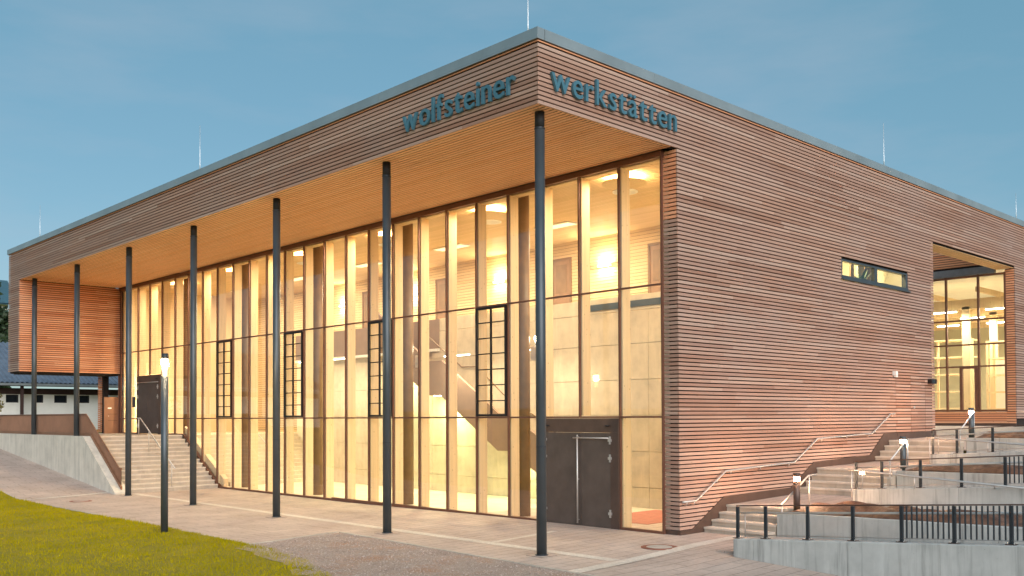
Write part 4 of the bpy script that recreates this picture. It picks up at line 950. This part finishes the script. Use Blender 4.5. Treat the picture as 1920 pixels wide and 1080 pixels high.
# crumpled brown fleece on the planters
def cloth(x0, x1, y0, y1, z, amp, seed, label):
    r = np.random.default_rng(seed); nx, ny = 20, 130; ph = r.uniform(0, 6.28, 24); fx = r.uniform(1.5, 9, 24); fy = r.uniform(.8, 7, 24); am = r.uniform(.2, 1, 24) / (fx + fy) * 6
    vs = []
    for j in range(ny):
        v = j / (ny - 1); y = y0 + (y1 - y0) * v
        for i in range(nx):
            u = i / (nx - 1); x = x0 + (x1 - x0) * u
            w = sum(a * math.sin(f * x * 2 + g_ * y + p) for a, f, g_, p in zip(am, fx, fy, ph)); w2 = abs(math.sin(y * 2.3 + 3 * math.sin(x * 2.1 + ph[0]) + ph[1])) ** .6
            e = min(1, u * 6, (1 - u) * 6 + .2, v * 30, (1 - v) * 30)
            vs.append((x + .03 * math.sin(y * 5 + ph[2]) * (1 if i in (0, nx - 1) else 0), y, z + e * amp * (.45 + .12 * w + .6 * w2 * (1 + .6 * math.sin(y * .9 + ph[3])))))
    m = MB(); m.add(vs, [(j * nx + i, j * nx + i + 1, (j + 1) * nx + i + 1, (j + 1) * nx + i) for j in range(ny - 1) for i in range(nx - 1)], True)
    o = m.build('ground_fleece', 'brown_cloth'); so = o.modifiers.new('thickness', 'SOLIDIFY'); so.thickness = .006; return tag(o, label, 'fleece', 'brown fleeces on the planters')
cloth(5.10, 6.15, -2.25, -11, .60, .15, 1, 'crumpled brown fleece on the lowest planter behind the front railing')
cloth(10.02, 10.9, -2.55, -11, 1.28, .13, 2, 'crumpled brown fleece on the middle planter')
cloth(14.42, 15.9, -2.6, -9, 1.99, .12, 3, 'crumpled brown fleece on the upper planter')
# railings on the ramp walls
def railing(xw, topf, ys, pick_from, label, right_label):
    t = thing('ramp_railing', label, 'railing', 'dark post railings on the ramp walls'); x = xw + .14
    for i, y in enumerate(ys):
        zt = topf(y)
        ps = MB(); ps.box(x - .022, x + .022, y - .026, y - .006, zt, zt + .585); ps.box(x - .022, x + .022, y + .006, y + .026, zt, zt + .585); ps.build('post', 'anthracite_dark', t)
        box('foot_plate', 'bronze_metal', t, x - .06, x + .06, y - .075, y + .075, zt + .0005, zt + .012)
        m = MB()
        for a, b in ((-.04, -.05), (.04, -.05), (-.04, .05), (.04, .05)): m.cyl(x + a, y + b, zt + .012, zt + .03, .010, 6)
        m.build('bolts', 'steel', t)
    ye = ys[-1]
    MB().tube([(x, ys[0] + .03, topf(ys[0]) + .60), (x, ye, topf(ye) + .60)], .012, 8).build('top_rail', 'bronze_metal', t)
    MB().tube([(x, ys[0] + .03, topf(ys[0]) + .06), (x, ye, topf(ye) + .06)], .007, 6).build('bottom_rail', 'cable_steel', t)
    MB().tube([(x + .09, ys[0] + .0, topf(ys[0]) + .465), (x + .09, ys[0] - .12, topf(ys[0]) + .47), (x + .09, ye, topf(ye) + .465)], .02, 10).build('handrail', 'steel', t)
    MB().tube([(x + .09, ys[0] - .10, topf(ys[0]) + .47), (x + .09, ys[0] - .10, topf(ys[0]) + .02)], .010, 8).build('handrail_support', 'steel', t)
    for a, b in zip(ys[:-1], ys[1:]):
        if a > pick_from + .01:
            m = MB(); m.add([(x, a - .035, topf(a) + .075), (x, b + .035, topf(b) + .075), (x, b + .035, topf(b) + .585), (x, a - .035, topf(a) + .585)], [(0, 1, 2, 3)]); m.build('glass_panel', 'rail_glass', t)
        else:
            n = 9
            for k in range(1, n + 1):
                y = a + (b - a) * k / (n + 1); board('picket', 'anthracite_dark', t, x - .018, x + .018, y - .008, y + .008, topf(y) + .07, topf(y) + .585)
    return t
YS = [-2.76, -3.345] + [-4.175 - .832 * k for k in range(9)]
railing(2.25, W1t, YS, -5.84, 'dark post railing with pickets on the front ramp wall', '')
railing(6.93, W2t, YS[:8], -5.84, 'dark post railing on the middle ramp wall', '')
railing(11.03, W3t, YS[:7], -5.84, 'dark post railing on the upper ramp wall', '')
# steel handrails on the camera side of the ramp walls
def wall_rail(x, pts, label, brackets):
    t = thing('handrail', label, 'handrail', 'steel handrails of the ramps and steps'); MB().tube(pts, .021, 10).build('rail', 'steel', t)
    for (a, b) in brackets: MB().tube([a, b], .012, 8).build('bracket', 'steel', t)
    return t
for x, zt, tx in ((6.83, 1.43, 'middle'), (10.93, 2.06, 'upper')):
    pts = [(x, -2.70, zt), (x, -2.9, zt - .005), (x, -11, zt - .005 - 8.1 * .064)]
    br_ = [((x, -2.78, zt), (x, -2.78, zt - .72)), ((x, -4.15, zt - .09), (x, -4.15, zt - .34)), ((x, -5.7, zt - .19), (x + .1, -5.7, zt - .26))]
    wall_rail(x, pts, 'sloping steel handrail on the face of the ' + tx + ' ramp wall', br_)
# handrail along the slat wall
yh = FY - .075
pts = [(3.90, yh, .775), (4.38, yh, .775), (5.54, yh, 1.375), (8.55, yh, 1.46), (9.70, yh, 2.02), (12.78, yh, 2.11), (13.97, yh, 2.66), (14.24, yh, 2.66)]
t = thing('handrail', 'long kinked steel handrail fixed to the slat wall', 'handrail', 'steel handrails of the ramps and steps'); MB().tube(pts, .021, 10).build('rail', 'steel', t)
for x in (4.05, 4.32, 4.6, 5.2, 5.75, 7.0, 8.3, 8.8, 9.4, 9.95, 11.3, 12.6, 13.0, 13.7, 14.1):
    z = next(a[2] + (b[2] - a[2]) * (x - a[0]) / (b[0] - a[0]) for a, b in zip(pts[:-1], pts[1:]) if a[0] <= x <= b[0])
    MB().tube([(x, yh, z - .015), (x, yh + .01, z - .075), (x, FY - .002, z - .085)], .009, 8).build('bracket', 'steel', t)
# free-standing stair handrails on the planter side
def stair_rail(x0, z0, x1, z1, y, label, zf0, zf1, ext=.3, over=.34):
    t = thing('handrail', label, 'handrail', 'steel handrails of the ramps and steps'); MB().tube([(x0 - ext, y, z0), (x0, y, z0), (x1, y, z1), (x1 + over, y, z1 + .01)], .021, 10).build('rail', 'steel', t)
    MB().tube([(x1 + .03, y, z1), (x1 + .03, y, zf1)], .018, 8).build('post', 'steel', t); MB().tube([(x0 + .04, y, z0), (x0 + .04, y, zf0)], .018, 8).build('post', 'steel', t)
stair_rail(5.10, .73, 6.27, 1.303, -2.06, 'steel handrail beside the lowest steps, left of the nearest bollard', .3, .62, .05)
stair_rail(9.45, 1.50, 10.45, 2.01, -2.42, 'steel handrail beside the middle steps, left of the middle bollard', .9, 1.28, .0, .08)
stair_rail(13.75, 2.18, 14.75, 2.68, -2.42, 'steel handrail beside the upper steps, left of the farthest bollard', 1.6, 1.95, .0, .08)
t = thing('handrail', 'steel handrail at the right edge in front of the workshop wall', 'handrail', 'steel handrails of the ramps and steps'); MB().tube([(16.3, -3.05, 2.70), (16.3, -3.3, 2.70), (16.3, -9, 2.52)], .021, 10).build('rail', 'steel', t); MB().tube([(16.3, -3.55, 2.69), (16.3, -3.55, 1.9)], .018, 8).build('post', 'steel', t)
# bollard lamps
for (x, y, z, lab) in ((5.57, -2.17, .52, 'glowing bollard lamp nearest the viewer, beside the lowest steps'), (10.36, -2.36, 1.22, 'glowing bollard lamp beside the middle steps'), (14.75, -2.36, 1.94, 'glowing bollard lamp farthest away, in front of the workshop glazing')):
    t = thing('bollard_lamp', lab, 'bollard lamp', 'bollard lamps along the steps', (x, y, z))
    MB().cyl(0, 0, 0, .711, .072, 24).build('post', 'bronze_metal' if x < 6 else 'anthracite', t)
    MB().cyl(0, 0, .712, .79, .060, 24).build('light', 'bollard_glow', t)
    MB().cyl(0, 0, .791, .875, .074, 24).build('cap', 'bronze_metal' if x < 6 else 'anthracite', t)
    MB().lathe(0, 0, [(.10, .0), (.10, .015), (.08, .02), (.074, .03)], 20).build('foot', 'anthracite_dark', t)

# manhole covers
def manhole(x, y, r, label, mat):
    z = gz(x, y); t = thing('manhole_cover', label, 'manhole cover', None, (x, y, z))
    MB().lathe(0, 0, [(r, -.05), (r, .008), (r * .72, .009), (r * .72, -.05)], 40).build('ring', 'rust_iron', t); MB().lathe(0, 0, [(r * .70, -.05), (r * .70, .011), (r * .3, .012), (.01, .012)], 36).build('lid', mat, t)
manhole(2.22, -1.07, .36, 'round manhole cover with a rusty ring on the paving before the slat wall corner', 'edge_stone')
manhole(-1.9, 18.6, .33, 'round rusty manhole cover on the paving near the ramp wall', 'paving')

# ------------------------------------------------------------------ left background
ob = thing('outbuilding', 'long low white outbuilding with a blue-grey corrugated roof behind the ramp', 'building', None, (0, 42, 2.0)); Y = 0
def rz(z): return z - 2.0
m = MB(); openx = [(2.46, 3.08), (3.80, 4.32), (4.88, 5.54), (6.08, 6.74)]
m.box(-14, 7.34, 0, .2, -.3, rz(3.48)); m.box(-14, 7.34, 0, .2, rz(3.90), rz(4.2))
xs = [-14] + [v for o_ in openx for v in o_] + [7.34]
for a, b in zip(xs[0::2], xs[1::2]): m.box(a, b, 0, .2, rz(3.48), rz(3.90))
m.box(7.3, 7.34, .2, 6, -.3, rz(4.2)); m.build('wall', 'plaster', ob)
m = MB(); m.box(7.9, 14, 0, .2, -.3, rz(4.2)); m.build('wall', 'plaster', ob); box('door', 'stair_side', ob, 7.35, 7.89, .15, .25, -.2, rz(3.4)); box('recess', 'dark_back', ob, 7.35, 7.89, .5, .6, rz(3.4), rz(4.2))
for a, b in openx:
    w = box('window', 'black_metal', ob, a, b, .03, .15, rz(3.48), rz(3.53)); box('frame', 'black_metal', w, a, b, .03, .15, rz(3.85), rz(3.90)); box('frame', 'black_metal', w, a, a + .05, .03, .15, rz(3.531), rz(3.849)); box('frame', 'black_metal', w, b - .05, b, .03, .15, rz(3.531), rz(3.849)); box('pane', 'window_dark', w, a + .051, b - .051, .09, .1, rz(3.531), rz(3.849))
box('eaves_beam', 'dark_wood', ob, -14, 14, -.06, .14, rz(3.93), rz(4.25)); box('soffit', 'dark_wood', ob, -14, 14, -.95, .2, rz(4.36), rz(4.40))
box('gutter', 'zinc', ob, -14, 14, -1.05, -.94, rz(4.36), rz(4.48)); 
for x in (-2.5, 3.05): box('post', 'dark_wood', ob, x - .07, x + .07, -.75, -.6, -.3, rz(4.36))
m = MB(); vs = []; x = -14.0; ks = 0
while x < 14: 
    dz_ = .0 if ks % 4 < 2 else .05; vs += [(x, -1.0, rz(4.50) + dz_), (x, 5.0, rz(7.0) + dz_)]; x += (.02 if ks % 2 else .10); ks += 1
m.add(vs, [(2 * i, 2 * i + 2, 2 * i + 3, 2 * i + 1) for i in range(len(vs) // 2 - 1)]); m.add([(-14, -1, rz(4.44)), (14, -1, rz(4.44)), (14, 5, rz(6.94)), (-14, 5, rz(6.94))], [(0, 3, 2, 1)]); m.build('roof', 'roof_blue', ob)
# far house behind the trees
fh = thing('far_house', 'distant pale house with a teal roof at the left edge', 'house', None, (14.0, 98, 8.0)); m = MB(); m.box(-6, 4.3, 0, 7, -6, 7.0); m.prism([(0, 7.0), (7, 7.0), (3.5, 9.4)], 0, -6, 4.3); o = m.build('wall', 'plaster', fh); fix_normals(o)
m = MB(); m.add([(-7, -1.0, 6.9), (5.2, -1.0, 6.9), (5.2, 3.5, 9.9), (-7, 3.5, 9.9), (5.2, 8, 6.9), (-7, 8, 6.9)], [(0, 1, 2, 3), (3, 2, 4, 5)]); m.add([(-7, -1.0, 6.75), (5.2, -1.0, 6.75), (5.2, 3.5, 9.75), (-7, 3.5, 9.75)], [(3, 2, 1, 0)]); m.build('roof', 'roof_teal', fh)
for xx in (-4.5, -1.5, 1.5): box('window', 'window_dark', fh, xx, xx + 1.1, -.05, .02, 3.0, 4.4)
def tree(x, y, z, h, rad, n, leaf, mat, label, seed, z0=.25, name='tree'):
    r = np.random.default_rng(seed); t = thing(name, label, 'tree', None, (x, y, z))
    MB().tube([(0, 0, -.5), (.1, 0, h * .4), (0, .1, h * .9)], [rad * .11, rad * .08, rad * .02], 10).build('trunk', 'bark', t)
    m = MB()
    for k in range(9):
        a = k * 2.4; zz = h * (.3 + .06 * k); L = rad * (1 - .07 * k); m.tube([(0, 0, zz), (L * .5 * math.cos(a), L * .5 * math.sin(a), zz + L * .25), (L * .85 * math.cos(a), L * .85 * math.sin(a), zz + L * .4)], [rad * .04, rad * .025, rad * .008], 6)
    m.build('limbs', 'bark', t)
    cl = []
    for k in range(46):
        zz = r.uniform(z0, 1); w = rad * math.sin(math.pi * min(1, (zz - z0 * .6) / (1.02 - z0 * .6)) ** .8) * 1.0; a = r.uniform(0, 6.28); q = w * r.uniform(.35, 1) ** .6; cl.append((q * math.cos(a), q * math.sin(a), zz * h, rad * r.uniform(.16, .34)))
    cl = np.array(cl); idx = r.integers(0, len(cl), n); d = r.normal(0, 1, (n, 3)); d /= np.linalg.norm(d, axis=1)[:, None]
    c = cl[idx, :3] + d * cl[idx, 3][:, None] * r.uniform(.5, 1, n)[:, None]; u = r.normal(0, 1, (n, 3)); u /= np.linalg.norm(u, axis=1)[:, None]; v = np.cross(u, r.normal(0, 1, (n, 3))); v /= np.linalg.norm(v, axis=1)[:, None]; s = leaf * r.uniform(.6, 1.3, n)[:, None]
    V = np.stack([c - u * s, c + v * s * .55, c + u * s, c - v * s * .55], 1).reshape(-1, 3); b4 = 4 * np.arange(n)[:, None]
    T = np.concatenate([b4 + np.array([[0, 1, 2]]), b4 + np.array([[0, 2, 3]])], 0)
    o = raw_mesh('crown', mat, V, T, 'x'); del o['kind']; o.parent = t
    return t
tree(7.9, 70, 2.0, 11.0, 4.8, 12000, .24, 'leaf_dark', 'dark bushy tree behind the outbuilding roof at the left edge', 3)
tree(8.6, 75, 2.0, 14.6, 1.5, 700, .22, 'leaf_dark', 'thin sparse treetop rising above the dark tree at the left edge', 5, .5)
tree(-.32, 34.5, 1.4, 3.25, .62, 900, .06, 'leaf_yellow', 'small yellowish sapling at the left edge before the outbuilding', 8, .4, 'sapling')
